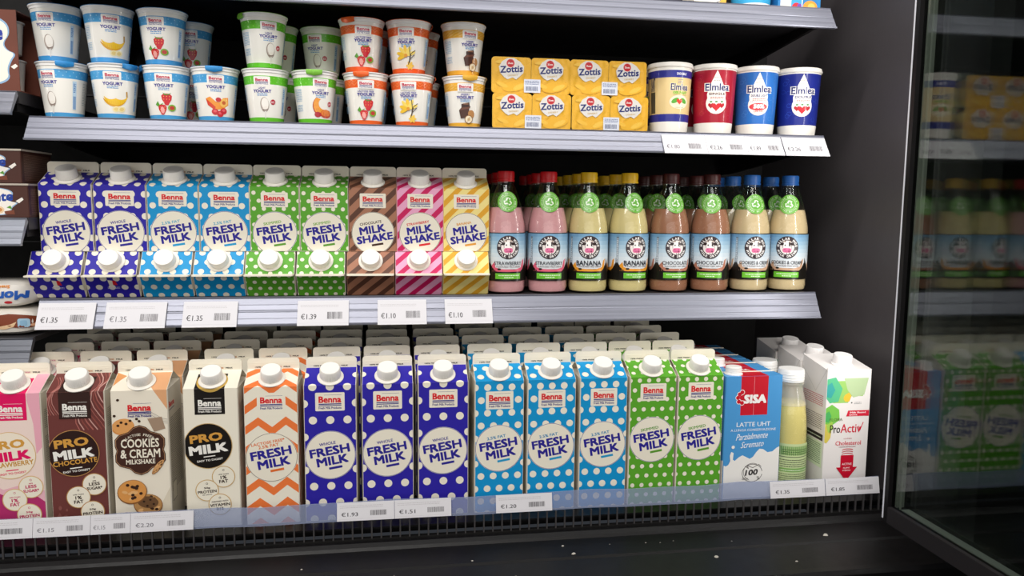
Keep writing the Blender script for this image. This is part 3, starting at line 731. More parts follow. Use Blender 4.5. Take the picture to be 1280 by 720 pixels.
BN = {'straw': 'pink strawberry milk bottle with red cap', 'ban': 'yellow banana milk bottle with yellow cap', 'choc': 'brown chocolate milk bottle with dark brown cap', 'cook': 'cream coloured cookies milk bottle with blue cap'}
bx = [('straw', .1754, 'left', 0), ('straw', .2427, 'right', -6), ('ban', .3077, 'left', -10), ('ban', .3740, 'right', 8), ('choc', .4425, 'left', 2), ('choc', .5119, 'right', -22), ('cook', .5805, 'left', -7), ('cook', .6475, 'right', -29)]
for key, x, sd, rz in bx:
    for k in range(4 if key in ('straw', 'ban') else 3):
        lab = f'{sd} {BN[key]} in the front row' if k == 0 else f'{BN[key]}, {ORD[k]} in line behind the front {sd} one'
        assemble('milk_bottle', BT[key], lab, 'bottle', (x+(rj.uniform(-.002, .002) if k else 0), .142+.067*k, Z3), (0, 0, math.radians(rz if k == 0 else rj.uniform(-20, 30))), 'bottles of flavoured milk')

# ------------------------------------------------------------------ yogurt cups
def f_spoon(a, x, y):
    a.ell(x, y, 5.0, 8.0, '#9C8C82', 4); a.ell(x+.2, y+.3, 4.3, 7.2, '#CFC4BA', 4); a.ell(x+.4, y+1.4, 4.0, 6.0, '#F3EEE6', 4); a.ell(x+.6, y-4.6, 3.0, 1.8, '#8A7A70', 10, 16)
    a.ell(x+.8, y-3.4, 3.0, 1.7, '#EFE8DE', 10, 16); a.poly([(x-.4, y-7), (x+1.6, y-7), (x+.9, y-15), (x+.2, y-15)], '#E4E0DA')
def f_banana(a, x, y):
    for dx, dy, c in ((0, -2, '#E0A51E'), (1, 0, '#F0C22C')):
        n = 12; o = []; i_ = []
        for k in range(n+1):
            t = math.radians(200+k*140/n); o.append((x+dx+13.5*math.cos(t), y+dy+10+12.5*math.sin(t))); th = 1-.9*abs(k/n-.5)*2
            i_.append((x+dx+(13.5-5*th)*math.cos(t), y+dy+10.5+(12.5-6.5*th)*math.sin(t)))
        a.poly(o+i_[::-1], c, False)
    a.line([(x+13, y+6), (x+12.5, y+12)], 1.6, '#B98A2A')
    for q in (-1, 5): a.ell(x+2+q, y-7, 4.2, 3, '#F5E6B4', 10); a.ell(x+2+q, y-7, 2.6, 1.8, '#E9CF84', 10)
def f_straw(a, x, y):
    a.poly([(x-12, y-1), (x-9, y+3), (x-7, y-1), (x-3, y+1), (x-6, y-5)], '#5E9E3A', False)
    for bx_, by, s in ((x+1, y+5, 1.0), (x-4, y-6, .85)):
        a.poly([(bx_-5.6*s, by+3.6*s), (bx_-3*s, by+6*s), (bx_+3*s, by+6*s), (bx_+5.6*s, by+3.6*s), (bx_+5*s, by-.5*s), (bx_+1.6*s, by-6.4*s), (bx_-1.6*s, by-6.4*s), (bx_-5*s, by-.5*s)], '#CF2030')
        for i in range(7): a.ell(bx_+(-3+i % 3*3)*s, by+(3-i//3*3)*s, .4*s, .6*s, '#F2B05A', 0, 8)
    a.ell(x-4, y-6.5, 2.2, 3.6, '#F3A7A0', 8)
    a.poly([(x-3, y+12), (x+1, y+10), (x+6, y+12), (x+3, y+9.5), (x-1, y+9.2)], '#4E9A34', False)
    a.ell(x+6.5, y-4, 4.4, 3.6, '#79B33C', 0); a.ell(x+6.5, y-4, 2.8, 2.2, '#C24038', 0)
def f_peach(a, x, y):
    a.poly([(x-13, y+7), (x-8, y+9), (x-2, y+4), (x+2, y+3), (x+6, y+8), (x+12, y+9), (x+13, y+1), (x+6, y-4), (x-4, y-5), (x-11, y)], '#F0993C', False)
    a.poly([(x-13, y+7), (x-11, y), (x-4, y-5), (x-2, y-2), (x-8, y+3)], '#D8452E', False)
    a.ell(x+7, y+3, 4.8, 4.4, '#F7C063', 30); a.ell(x+7, y+3, 2.2, 2, '#C9683A')
    for q in ((-3, -7), (3, -9), (7, -6)): a.ell(x+q[0], y+q[1], 4, 3.4, '#C8303A'); a.ell(x+q[0], y+q[1]+.8, 2, 1.4, '#E7646A')
    a.ell(x+1, y+6, 3, 2.4, '#C8303A')
def f_slice(a, x, y):
    n = 12
    o = [(x+10*math.cos(math.radians(130+k*170/n)), y+3+11*math.sin(math.radians(130+k*170/n))) for k in range(n+1)]; i_ = [(x+3+7*math.cos(math.radians(130+k*170/n)), y+5+6.4*math.sin(math.radians(130+k*170/n))) for k in range(n+1)]
    a.poly([(px-1, py-.8) for px, py in o]+i_[::-1], '#B5432A', False); a.poly(o+i_[::-1], '#F0A040', False)
    a.ell(x+6, y-6, 8, 4.6, '#C44A34'); a.ell(x+6, y-5, 7, 3.4, '#E8843C'); a.ell(x-5, y-7, 4, 3, '#B5303A')
def f_vanilla(a, x, y):
    for k, an in enumerate((95, 130, 165, 60, 200, 20)):
        t = math.radians(an); a.ell(x-2+6*math.cos(t), y+2+6*math.sin(t), 5.5, 2, ('#F2C53A', '#F7DA6A')[k % 2], an, 16)
    for an in (0, 60, 120): a.ell(x+3, y-9, 5, 1.7, '#EFC64A', an, 14)
    a.ell(x-2, y+2, 2, 2, '#E39A2A'); a.line([(x+2, y+12), (x+3, y+2), (x+1, y-8)], .8, '#3A2A1A'); a.line([(x+9, y+8), (x+4, y+4), (x+2, y-6)], .8, '#4A3620'); a.line([(x+8, y+3), (x+3, y-2)], .7, '#3A2A1A')
def f_nut(a, x, y):
    a.poly([(x-9, y+2), (x+3, y+4), (x+4, y-5), (x-7, y-7)], '#4A2A20'); a.poly([(x-9, y+2), (x-6, y+5), (x+5, y+6.5), (x+3, y+4)], '#6B4030'); a.poly([(x-6, y+9), (x+3, y+11), (x+4, y+6), (x-6, y+5)], '#3E241C'); a.rect(x-4, y+8.6, x+2, y+9.8, '#8A6048')
    a.ell(x+6, y-2, 4, 4.6, '#B98450', 20); a.ell(x+3, y-8, 5.2, 4.8, '#8A5A30'); a.ell(x+3, y-8, 4.4, 4, '#F0E0C0'); a.ell(x+3, y-8, 1.6, 1.5, '#C9A878')
FR = {'plain': f_spoon, 'banana': f_banana, 'strawberry': f_straw, 'peach': f_peach, 'slice': f_slice, 'vanilla': f_vanilla, 'hazelnut': f_nut}
LIDC = {'blue': '#2E86C6', 'green': '#79B93E', 'orange': '#E8642A', 'yellow': '#E2AE3E'}
BANDC = {'blue': '#4A9FD6', 'green': '#62BE2A', 'orange': '#EF6426', 'yellow': '#EDB13A'}
def yog(name, col, fruit, extra='', tab=200):
    Hc = .0752; r0, r1 = .0232, .0316; bc = BANDC[col]
    def rad(z): return r0+(r1-r0)*z/.0705
    g = MB()
    w_ = 'gloss:'+WHITE
    g.lathe([(rad(0)-.002, .0003), (rad(0), .0016, 'gloss:'+bc), (rad(.0075), .0075, 'gloss:'+bc), (rad(.053), .053, w_), (rad(.0645), .0645, 'gloss:'+bc), (rad(.0695), .0695, w_)], 'gloss:'+bc, 48, caps=(True, False))
    a = Art(); Rm = .0282
    for q in range(22):          # pale motif on the coloured band
        u = -88+q*8
        if col in ('blue', 'green'):
            a.disc(u, 61.5, .8, {'blue': '#8CC4E8', 'green': '#8FD45E'}[col], 10, False); a.disc(u+4, 56.5, .8, {'blue': '#8CC4E8', 'green': '#8FD45E'}[col], 10, False)
        elif col == 'orange': a.line([(u, 56), (u+4, 60), (u+8, 56)], 1.0, '#F58A52'); a.line([(u, 60), (u+4, 64), (u+8, 60)], 1.0, '#F58A52')
        else: a.line([(u, 55), (u+8, 58)], 1.2, '#F3C766'); a.line([(u, 59), (u+8, 62)], 1.2, '#F3C766')
    a.L += 1
    logo(a, 0, 57.5, 21.5, 12, '#F6F2EC', '#C23050')
    y0 = 47.5
    if extra: a.text(extra, 0, 47.8, {'LIGHT': 9.5, 'DESSERT': 12}.get(extra, 22), 2.6, INK, 0, .02); y0 = 43.6
    a.text('YOGURT', 0, y0, 25, 4.4, INK, 0, .03)
    a.fine(-7, y0-4.2, 7, '#3E8FD0', 1, 2, 2.1, 4)
    fa = Art(); FR[fruit](fa, 0, 0); q_ = 1.28; fx, fy = (2, 22.5) if fruit not in ('plain',) else (3, 25)
    fa.p = [([(fx+x*q_, fy+y*q_) for x, y in p], c, L) for p, c, L in fa.p]; a.merge(fa)
    if col == 'green': a.disc(15, 29, 3.6, '#B8283A', 24); a.fine(12.6, 29, 17.4, '#F3D8DA', .9, 2, 1.6, 7)
    if col == 'blue' or col == 'orange' or col == 'green':
        a.rect(31, 12, 36, 50, '#BFD9EE'); a.barcode(31.5, 13, 35.5, 30, '#2E6FB4', 3); a.fine(31.8, 46, 35.4, '#2E6FB4', .9, 7, 1.8, 5)
    a.fine(-42, 48, -28, '#7FA9CC', .8, 9, 2.0, 6); a.fine(-42, 26, -28, '#7FA9CC', .8, 5, 2.0, 8)
    a.fine(46, 48, 66, '#9AA4AC', .8, 14, 2.2, 9)
    def fn(u, v, o):
        z = v/1000; r = rad(z)+o; th = u/1000/Rm
        return (r*math.sin(th), -r*math.cos(th), z)
    a.emit(g, fn, 'gloss', 3)
    cup = g.mesh(name+'_cup')
    g = MB(); g.lathe([(rad(.0695), .0690), (.0322, .0692), (.0324, .0722), (.0334, .0728), (.0338, .0736), (.0338, .0744), (.0330, .0748)], 'plastic:#EFEDEA', 48, caps=(True, True)); rim = g.mesh(name+'_rim')
    g = MB(); n = 48
    g.lathe([(.0336, .0748), (.0338, .07515), (.0325, .0753), (0, .0753)], 'foil:'+LIDC[col], 48, caps=(True, False))
    ta = math.radians(tab); tw = .011   # pull tab folding down over the rim
    pts = []
    for s in (-1, 0, 1):
        th = ta+s*tw/.0338
        pts.append([(rr*math.sin(th), -rr*math.cos(th), z) for rr, z in ((.0332, .0754), (.0352, .0750), (.0358, .0715), (.0352-(.002 if s else 0), .0665 if s == 0 else .0690))])
    vs = [p for r_ in pts for p in r_]+[(p[0]*.985, p[1]*.985, p[2]) for r_ in pts for p in r_]
    fs = [(i*4+j, i*4+j+1, i*4+j+5, i*4+j+4) for i in range(2) for j in range(3)]; fs += [tuple(12+q for q in f[::-1]) for f in fs]
    fs += [(3, 15, 19, 7), (7, 19, 23, 11), (0, 1, 13, 12), (1, 2, 14, 13), (2, 3, 15, 14), (8, 20, 21, 9), (9, 21, 22, 10), (10, 22, 23, 11)]
    g.add(vs, fs, 'foil:'+LIDC[col])
    lid = g.mesh(name+'_lid')
    return [('cup', cup, [('rim', rim)]), ('foil_lid', lid)]
YK = {}
def yk(col, fr, ex, tab):
    k = (col, fr, ex, tab)
    if k not in YK: YK[k] = yog('%s_%s_%d' % (col, fr, tab), col, fr, ex, tab)
    return YK[k]
HP = .0736
def cup(col, fr, ex, x, y, lvl, rz, tab, label, tilt=0):
    assemble('yogurt_cup', yk(col, fr, ex, tab), label, 'yogurt cup', (x, y, Z2+.0004+lvl*.0756), (math.radians(tilt), 0, math.radians(rz)), 'yogurt cups on the shelf')
# lower cups, then the ones stacked on them
cup('blue', 'plain', '', -.4505, .135, 0, -20, 45, 'blue banded plain yogurt cup, lower of its stack, at the left end')
cup('blue', 'plain', '', -.4560, .137, 1, -8, 250, 'blue banded plain yogurt cup, upper of its stack, at the left end')
cup('blue', 'banana', '', -.3822, .133, 0, 11, 42, 'blue banded banana yogurt cup, lower of its stack')
cup('blue', 'banana', '', -.3875, .133, 1, 23, 170, 'blue banded banana yogurt cup, upper of its stack')
cup('blue', 'strawberry', '', -.3135, .135, 0, 5, 285, 'blue banded strawberry yogurt cup, lower of its stack')
cup('blue', 'strawberry', '', -.3165, .135, 1, -4, 170, 'blue banded strawberry yogurt cup, upper of its stack')
cup('blue', 'peach', '', -.2475, .133, 0, 12, -3, 'blue banded peach and raspberry yogurt cup standing alone')
cup('green', 'plain', 'LIGHT', -.1775, .132, 0, -3, 150, 'green banded light plain yogurt cup, lower of its stack')
cup('green', 'plain', 'LIGHT', -.1790, .132, 1, 22, -85, 'green banded light plain yogurt cup, upper of its stack')
cup('green', 'slice', 'LIGHT', -.1090, .133, 0, 22, -18, 'green banded light peach yogurt cup in front of a shaded one')
cup('orange', 'strawberry', 'LACTOSE FREE', -.0360, .134, 0, 2, -12, 'orange banded lactose free strawberry yogurt cup, lower of its stack')
cup('orange', 'strawberry', 'LACTOSE FREE', -.0410, .134, 1, 6, -40, 'orange banded lactose free strawberry yogurt cup, upper of its stack')
cup('orange', 'vanilla', 'LACTOSE FREE', .0315, .134, 0, -12, 120, 'orange banded lactose free vanilla yogurt cup, lower of its stack')
cup('orange', 'vanilla', 'LACTOSE FREE', .0270, .134, 1, -9, 120, 'orange banded lactose free vanilla yogurt cup, upper of its stack')
cup('yellow', 'hazelnut', 'DESSERT', .1100, .134, 0, -3, 12, 'yellow banded chocolate hazelnut yogurt cup, lower of its stack')
cup('yellow', 'hazelnut', 'DESSERT', .1080, .134, 1, 15, 150, 'yellow banded chocolate hazelnut yogurt cup, upper of its stack')
cup('blue', 'strawberry', '', -.3000, .212, 0, 15, 150, 'shaded blue strawberry yogurt cup at the back, lower of its stack')
cup('blue', 'strawberry', '', -.2980, .212, 1, 10, 150, 'shaded blue strawberry yogurt cup at the back, upper of its stack')
cup('green', 'plain', 'LIGHT', -.1700, .206, 0, 10, 150, 'shaded green plain yogurt cup behind the green stack, lower')
cup('green', 'plain', 'LIGHT', -.1725, .206, 1, 5, 150, 'shaded green plain yogurt cup behind the green stack, upper')
cup('green', 'plain', 'LIGHT', -.1010, .206, 0, -20, 150, 'shaded green yogurt cup behind the light peach one, lower')
cup('green', 'plain', 'LIGHT', -.1030, .206, 1, -20, 150, 'shaded green yogurt cup looking over the light peach one, upper')
cup('orange', 'strawberry', 'LACTOSE FREE', -.0340, .207, 0, 0, 150, 'shaded orange yogurt cup behind the strawberry stack, lower')
cup('orange', 'strawberry', 'LACTOSE FREE', -.0340, .207, 1, 0, 150, 'shaded orange yogurt cup behind the strawberry stack, upper')
cup('orange', 'vanilla', 'LACTOSE FREE', .0440, .207, 0, 0, 150, 'shaded orange yogurt cup behind the vanilla stack, lower')
cup('orange', 'vanilla', 'LACTOSE FREE', .0440, .207, 1, 0, 150, 'shaded orange yogurt cup behind the vanilla stack, upper')

# ------------------------------------------------------------------ twin dessert pots lying with their lids forward
def twin():
    g = MB(); Y0 = 0; w1, h1 = 60., 52.8
    def rr(cx, cz, hw3, hh, r, y):
        pts = []
        for sx, sz, a0 in ((1, 1, 0), (-1, 1, 90), (-1, -1, 180), (1, -1, 270)):
            pts += [(cx+sx*(hw3-r)+r*math.cos(math.radians(a0+t)), y, cz+sz*(hh-r)+r*math.sin(math.radians(a0+t))) for t in (0, 22, 45, 67, 90)]
        return pts
    pots = MB()
    for cx in (-.030, .030):
        rings = [rr(cx, .0264, .0298, .0263, .005, .0), rr(cx, .0264, .0298, .0263, .005, .0016), rr(cx, .0264, .027, .0235, .006, .0022), rr(cx, .0264, .022, .019, .008, .048), rr(cx, .0264, .018, .015, .008, .052)]
        n = len(rings[0]); vs = [p for q in rings for p in q]
        pots.add(vs, [(k*n+i, k*n+(i+1)%n, (k+1)*n+(i+1)%n, (k+1)*n+i) for k in range(4) for i in range(n)]+[tuple(range(n))[::-1], tuple(range(4*n, 5*n))], 'plastic:#EAC65A')
    lid = MB()
    rnd = random.Random(4)
    for ci, cx in enumerate((-.030, .030)):
        # wrinkled foil: a displaced grid inside the rounded outline
        nx, nz = 26, 22; vs = []
        for j in range(nz+1):
            for i in range(nx+1):
                u, v = i/nx*2-1, j/nz*2-1
                x = cx+u*.0296; z = .0264+v*.0261
                cr = .0046; ex, ez = abs(u)*.0296-(.0296-cr), abs(v)*.0261-(.0261-cr)
                if ex > 0 and ez > 0:
                    d = math.hypot(ex, ez)
                    if d > cr: x -= math.copysign(ex*(1-cr/d), u); z -= math.copysign(ez*(1-cr/d), v)
                edge = min(1, (1-max(abs(u), abs(v)))*6)
                wv = .0011*noise.noise(Vector((x*150+ci*7, z*60, ci)))+.0007*noise.noise(Vector((x*90-z*260, z*200+x*120, 3+ci)))
                vs.append((x, -.0006-edge*max(-.0004, wv), z))
        lid.add(vs, [(j*(nx+1)+i, j*(nx+1)+i+1, (j+1)*(nx+1)+i+1, (j+1)*(nx+1)+i) for j in range(nz) for i in range(nx)], 'foil:#E0AA30')
    a = Art()
    for cx in (-30, 30):
        a.ell(cx+6, 11, 20, 8, '#E3AC2E', 12); a.ell(cx+12, 10, 10, 3.4, '#E9BC4A', 24); a.ell(cx-14, 12, 9, 3, '#E7B640', -20); a.ell(cx-10, 46, 15, 3, '#E6B848', 6)
        pts = [(cx+x, 36+y) for x, y in ((-19, 2), (-14, 10), (-6, 15), (4, 15), (13, 10), (19, 3), (18, -6), (12, -12), (7, -16), (2, -13), (-6, -16), (-11, -13), (-17, -7))]
        a.poly(pts, '#DAD6D0', False)
        a.disc(cx-1.5, 43.5, 6, '#D0484C', 28); a.disc(cx-1.5, 43.5, 5, '#B8282F', 28); a.text('Zott', cx-1.5, 43.5, 8, 2.6, '#F5E9E4', 0, .03)
        a.text('Zottis', cx, 35, 34, 10, '#27306E', 4, .025, .08)
        a.text('DESSERT', cx+2, 26, 15, 2.2, '#C9A24A', 4, .01)
    a.rrect(-11, 1.5, 14, 21, .8, '#D5D9E4')
    a.fine(-9, 17.5, 12, '#4A5A8C', .9, 3, 2.0, 5); a.barcode(-8, 4, 10, 10.5, '#37446F', 6)
    a.emit(lid, lambda u, v, o: (u/1000, -.0012-o*1.5, v/1000), 'foil', 0)
    return [('pots', pots.mesh('twin_pots')), ('foil_lid', lid.mesh('twin_foil'))]
TW = twin()
for x, lv, lab in ((.2092, 0, 'yellow twin pack of dessert pots, lower left of the four packs'), (.2080, 1, 'yellow twin pack of dessert pots, upper left of the four packs'), (.3302, 0, 'yellow twin pack of dessert pots, lower right of the four packs'), (.3275, 1, 'yellow twin pack of dessert pots, upper right of the four packs')):
    assemble('dessert_pack', TW, lab, 'dessert pack', (x, .110+.004*lv, Z2+.0003+lv*.0530), (0, 0, 0), 'twin packs of dessert pots')

# ------------------------------------------------------------------ cream tubs
def heart(a, cx, cy, s, c):
    n = 20; pts = []
    for k in range(n):
        t = 2*PI*k/n; pts.append((cx+s*16*math.sin(t)**3/16, cy+s*(13*math.cos(t)-5*math.cos(2*t)-2*math.cos(3*t)-math.cos(4*t))/16))
    a.poly(pts, c, False)
def tub(name, c, band, word, style):
    r0, r1, Ht = .0292, .0340, .106
    def rad(z): return r0+(r1-r0)*z/.1005
    g = MB(); w_ = 'gloss:#F4EFE6'; kc = 'gloss:'+c; kb = 'gloss:'+band
    if style == 'plant':
        g.lathe([(rad(0)-.003, .004), (rad(0)-.001, 0, w_), (rad(.017), .017, w_), (rad(.0285), .0285, kb), (rad(.083), .083, kc), (rad(.094), .094, kb), (rad(.0995), .0995, w_)], w_, 48, caps=(True, False))
    else:
        g.lathe([(rad(0)-.003, .004), (rad(0)-.001, 0, w_), (rad(.017), .017, w_), (rad(.0965), .0965, kc), (rad(.0995), .0995, w_)], w_, 48, caps=(True, False))
    a = Art(); Rm = .0316
    if style != 'plant':
        rnd = random.Random(8); tint = {'#A8162F': '#C0304A', '#2C6FC0': '#4C8AD2', '#1D2A86': '#3A55B8'}[c]
        for i in range(60):
            u, v = rnd.uniform(-96, 96), rnd.uniform(24, 90)
            a.arcline(u, v, 4, 3.2, rnd.uniform(0, 360), rnd.uniform(380, 560), .45, tint, 8); a.L -= 1
        a.L += 2
        # the white drop
        pts = [(0, 96), (2.2, 91), (11.5, 70), (14.4, 60)]+[(16*math.cos(math.radians(t)), 46+16*math.sin(math.radians(t))) for t in range(30, -211, -15)]+[(-14.4, 60), (-11.5, 70), (-2.2, 91)]
        a.poly(pts, '#F6F1E8', False)
        a.text('Elmlea', 1, 70.5, 39.5, 13, '#F6F1E8', 0, .11); a.text('Elmlea', 1, 70.5, 36.5, 11, '#23306E', 0, .022)
        a.text(word, 1, 60.5, 25, 3.6, '#5A2A2A' if word == 'SINGLE' else '#23306E', 0, .03)
        a.fine(-5, 85, 5, '#9A8A84', .8, 2, 5, 3); a.fine(-9, 55, 11, '#B25A5A', 1, 2, 2, 5)
        if word == 'DOUBLE LIGHT':
            a.ell(0, 43.5, 14, 5.6, '#D8434A'); a.text('50%', 1, 44, 17, 6.4, '#FFFFFF', 0, .05); a.text('LESS FAT', 1, 36.6, 15, 3, '#C2303A', 0, .02)
        else:
            heart(a, -8, 43, 4.6, '#B8202C'); heart(a, 8.5, 43, 4.6, '#B8202C'); heart(a, 0, 41, 7, '#CF1F2C')
            for q in (-8, 0, 8.5): a.ell(q, 48.6, 2.2, 1.1, '#3F8A3A', 0, 12)
        if word == 'DOUBLE LIGHT': a.fine(-12, 51, 14, '#8A94B8', .8, 1)
    else:
        a.text('DOUBLE', 5, 88.6, 16, 3.6, '#EDEBF4', 0, .03)
        a.text('Elmlea', 3, 69, 31, 11, '#F0E4C4', 0, .12); a.text('Elmlea', 3, 69, 29, 10, '#23306E', 0, .022)
        a.fine(-1, 79.5, 8, '#7E86A8', .9, 3, 2.4, 3)
        a.text('100% PLANT', 4, 60.5, 24, 4.4, '#7CC242', 0, .03); a.fine(-8, 56.5, 16, '#B8A878', .8, 1)
        a.ell(3, 46.5, 16, 10.5, '#F0E3C6')
        for sgn in (-1, 1): a.ell(3+sgn*7, 48.5, 6.5, 3.4, '#58A83A', sgn*-28, 18)
        heart(a, 3, 47.5, 5, '#D8402E'); a.fine(-4, 38, 10, '#A8B88A', .8, 1)
        a.rect(-46, 30, -36, 62, '#4A4438'); a.text('PLANT', -41, 74, 10, 22, '#3A3A50', 0, .04)
    def fn(u, v, o):
        z = v/1000; r = rad(z)+o; th = u/1000/Rm
        return (r*math.sin(th), -r*math.cos(th), z)
    a.emit(g, fn, 'gloss', 3); body = g.mesh(name+'_tub')
    g = MB(); g.lathe([(rad(.099), .0988), (.0352, .0990), (.0358, .1005), (.0358, .1020), (.0350, .1035), (.0346, .1058), (.0334, .1062), (.0330, .1050), (0, .1048)], 'plastic:#EFEAE2', 48, caps=(True, False))
    lid = g.mesh(name+'_lid')
    return [('tub', body), ('rim_lid', lid)]
T1 = tub('plant_cream', '#E3C88E', '#2B2F8C', 'DOUBLE', 'plant'); T2 = tub('single_cream', '#A8162F', '#A8162F', 'SINGLE', 'd'); T3 = tub('light_cream', '#2C6FC0', '#2C6FC0', 'DOUBLE LIGHT', 'd'); T4 = tub('double_cream', '#1D2A86', '#1D2A86', 'DOUBLE', 'd')
for tt, x, y, rz, lab in ((T1, .4325, .135, 4, 'beige cream tub with dark blue bands, leftmost of the tubs'), (T2, .5050, .133, -15, 'red single cream tub in the front row'), (T3, .5775, .137, -17, 'light blue double cream tub with a red 50% mark'), (T4, .6500, .137, -15, 'dark blue double cream tub at the right end'),
                          (T2, .4880, .207, 25, 'red cream tub half hidden behind the beige one'), (T1, .4130, .207, 0, 'beige cream tub in the row behind, mostly hidden')):
    assemble('cream_tub', tt, lab, 'cream tub', (x, y, Z2+.0004), (0, 0, math.radians(rz)), 'cream tubs')

# ------------------------------------------------------------------ brick carton, prism carton and clear bottle, bottom right
def sisa():
    wd, H, d = 90., 187., 60.; g = MB(); blue = '#4C97D2'
    g.rbox((-.045, 0, 0), (.045, .06, H/1000), .0012, 'board:'+blue)
    a = Art(); a.rect(1, .5, 89, 187, blue)
    a.rect(24, 128, 67, 187, '#C51A2C'); a.rect(44.6, 128, 45.0, 187, '#E0A0A8')
    for x, y in ((22, 160), (26, 163), (19.5, 155), (21, 149), (26, 147)): a.disc(x, y, 4.0, '#F4F1EE', 18)
    for x, y in ((22, 160), (26, 163), (19.5, 155), (21, 149), (26, 147), (25, 155)): a.disc(x, y, 3.1, '#C51A2C', 18)
    a.text('SISA', 47, 152.5, 36, 13.5, '#F5F1EE', 0, .05, .06)
    a.text('LATTE UHT', 46, 114, 54, 6.8, '#EEF3F7', 0, .01); a.text('A LUNGA CONSERVAZIONE', 46, 105.5, 72, 3.6, '#EEF3F7', 0, .005)
    a.text('Parzialmente', 45, 96, 50, 9.5, '#F2F5F8', 3, -.005, .35); a.text('Scremato', 46, 83.5, 36, 9.5, '#F2F5F8', 3, -.005, .35)
    wave = [(0, 44), (4, 42), (8, 44), (11, 50), (10, 58), (12, 64), (16, 62), (15, 52), (18, 50), (24, 55), (30, 58), (36, 55), (42, 52), (47, 55), (52, 62), (57, 67), (63, 66), (70, 61), (78, 62), (84, 67), (90, 70)]
    wave = [(x, y+9) for x, y in wave]
    a.poly([(x, y-1.2) for x, y in wave]+[(90, 0), (0, 0)], '#3A6EA8', False); a.poly([(x+.2, y) for x, y in wave]+[(90, 0), (0, 0)], '#F0EDE8', False)
    a.disc(15, 80, 2.6, '#F0EDE8', 18)
    a.arcline(47, 39, 16, 13.5, 10, 350, .9, '#5A5550', 30); a.arcline(47, 41, 14, 13, 60, 250, .7, '#5A5550', 20)
    a.line([(35, 50), (41, 46), (38, 51), (48, 47), (57, 52), (61, 48)], .9, '#5A5550')
    a.text('100', 46, 40, 20, 9, '#2A2625', 3, .03, .2); a.text('latte', 36, 31, 9, 4, '#4A4642', 0, 0, .2); a.text('%', 57, 31, 5, 5, '#4A4642', 0, .01)
    a.clip(1, .5, 89, 186.8).emit(g, lambda u, v, o: ((u-45)/1000, -o, v/1000))
    t_ = Art(); t_.rect(24, 0, 67, 60, '#C51A2C'); t_.rect(0, 28, 90, 31, '#D8D4D0'); t_.text('SISA', 46, 44, 24, 8, '#F2EEEA', 0, .05)
    t_.emit(g, lambda u, v, o: ((u-45)/1000, v/1000, .187+o))
    sdd = Art(); sdd.poly([(0, 0), (60, 0), (60, 60), (30, 52), (0, 60)], '#F0EDE8', False); sdd.fine(8, 150, 52, '#E6EEF4', 1.2, 20, 3.5, 5)
    sdd.emit(g, lambda u, v, o: (.045+o, u/1000, v/1000)); sdd.emit(g, lambda u, v, o: (-.045-o, (60-u)/1000, v/1000))
    body = g.mesh('brick_body', False)
    fl = MB(); fl.box((-.0447, .0285, .187), (.0447, .0300, .1882), 'board:'+CREAM); flap = fl.mesh('brick_seam', False)
    c = MB(); c.lathe([(.0135, .1871), (.0135, .1888), (.0118, .1892), (.0118, .1905), (.0115, .1985), (.0108, .1992), (0, .1992)], 'plastic:#F3F0EC', 36, cx=-.026, cy=.017, caps=(True, False))
    for z in (.1915, .194, .1965): c.lathe([(.0118, z), (.0121, z+.0006), (.0118, z+.0012)], 'plastic:#F3F0EC', 36, cx=-.026, cy=.017, caps=(False, False))
    return [('body', body), ('top_seam', flap), ('screw_cap', c.mesh('brick_cap'))]
SB = sisa()
for k in range(4):
    assemble('milk_carton', SB, 'blue and red UHT milk brick carton in front, beside the green cartons' if k == 0 else f'blue and red UHT milk brick carton, {ORD[k]} in line behind the front one', 'carton', (.5295+.001*k, .001+.0625*k, 0), (0, 0, math.radians((.8, -1, 1.2, 0)[k])), 'UHT milk brick cartons')
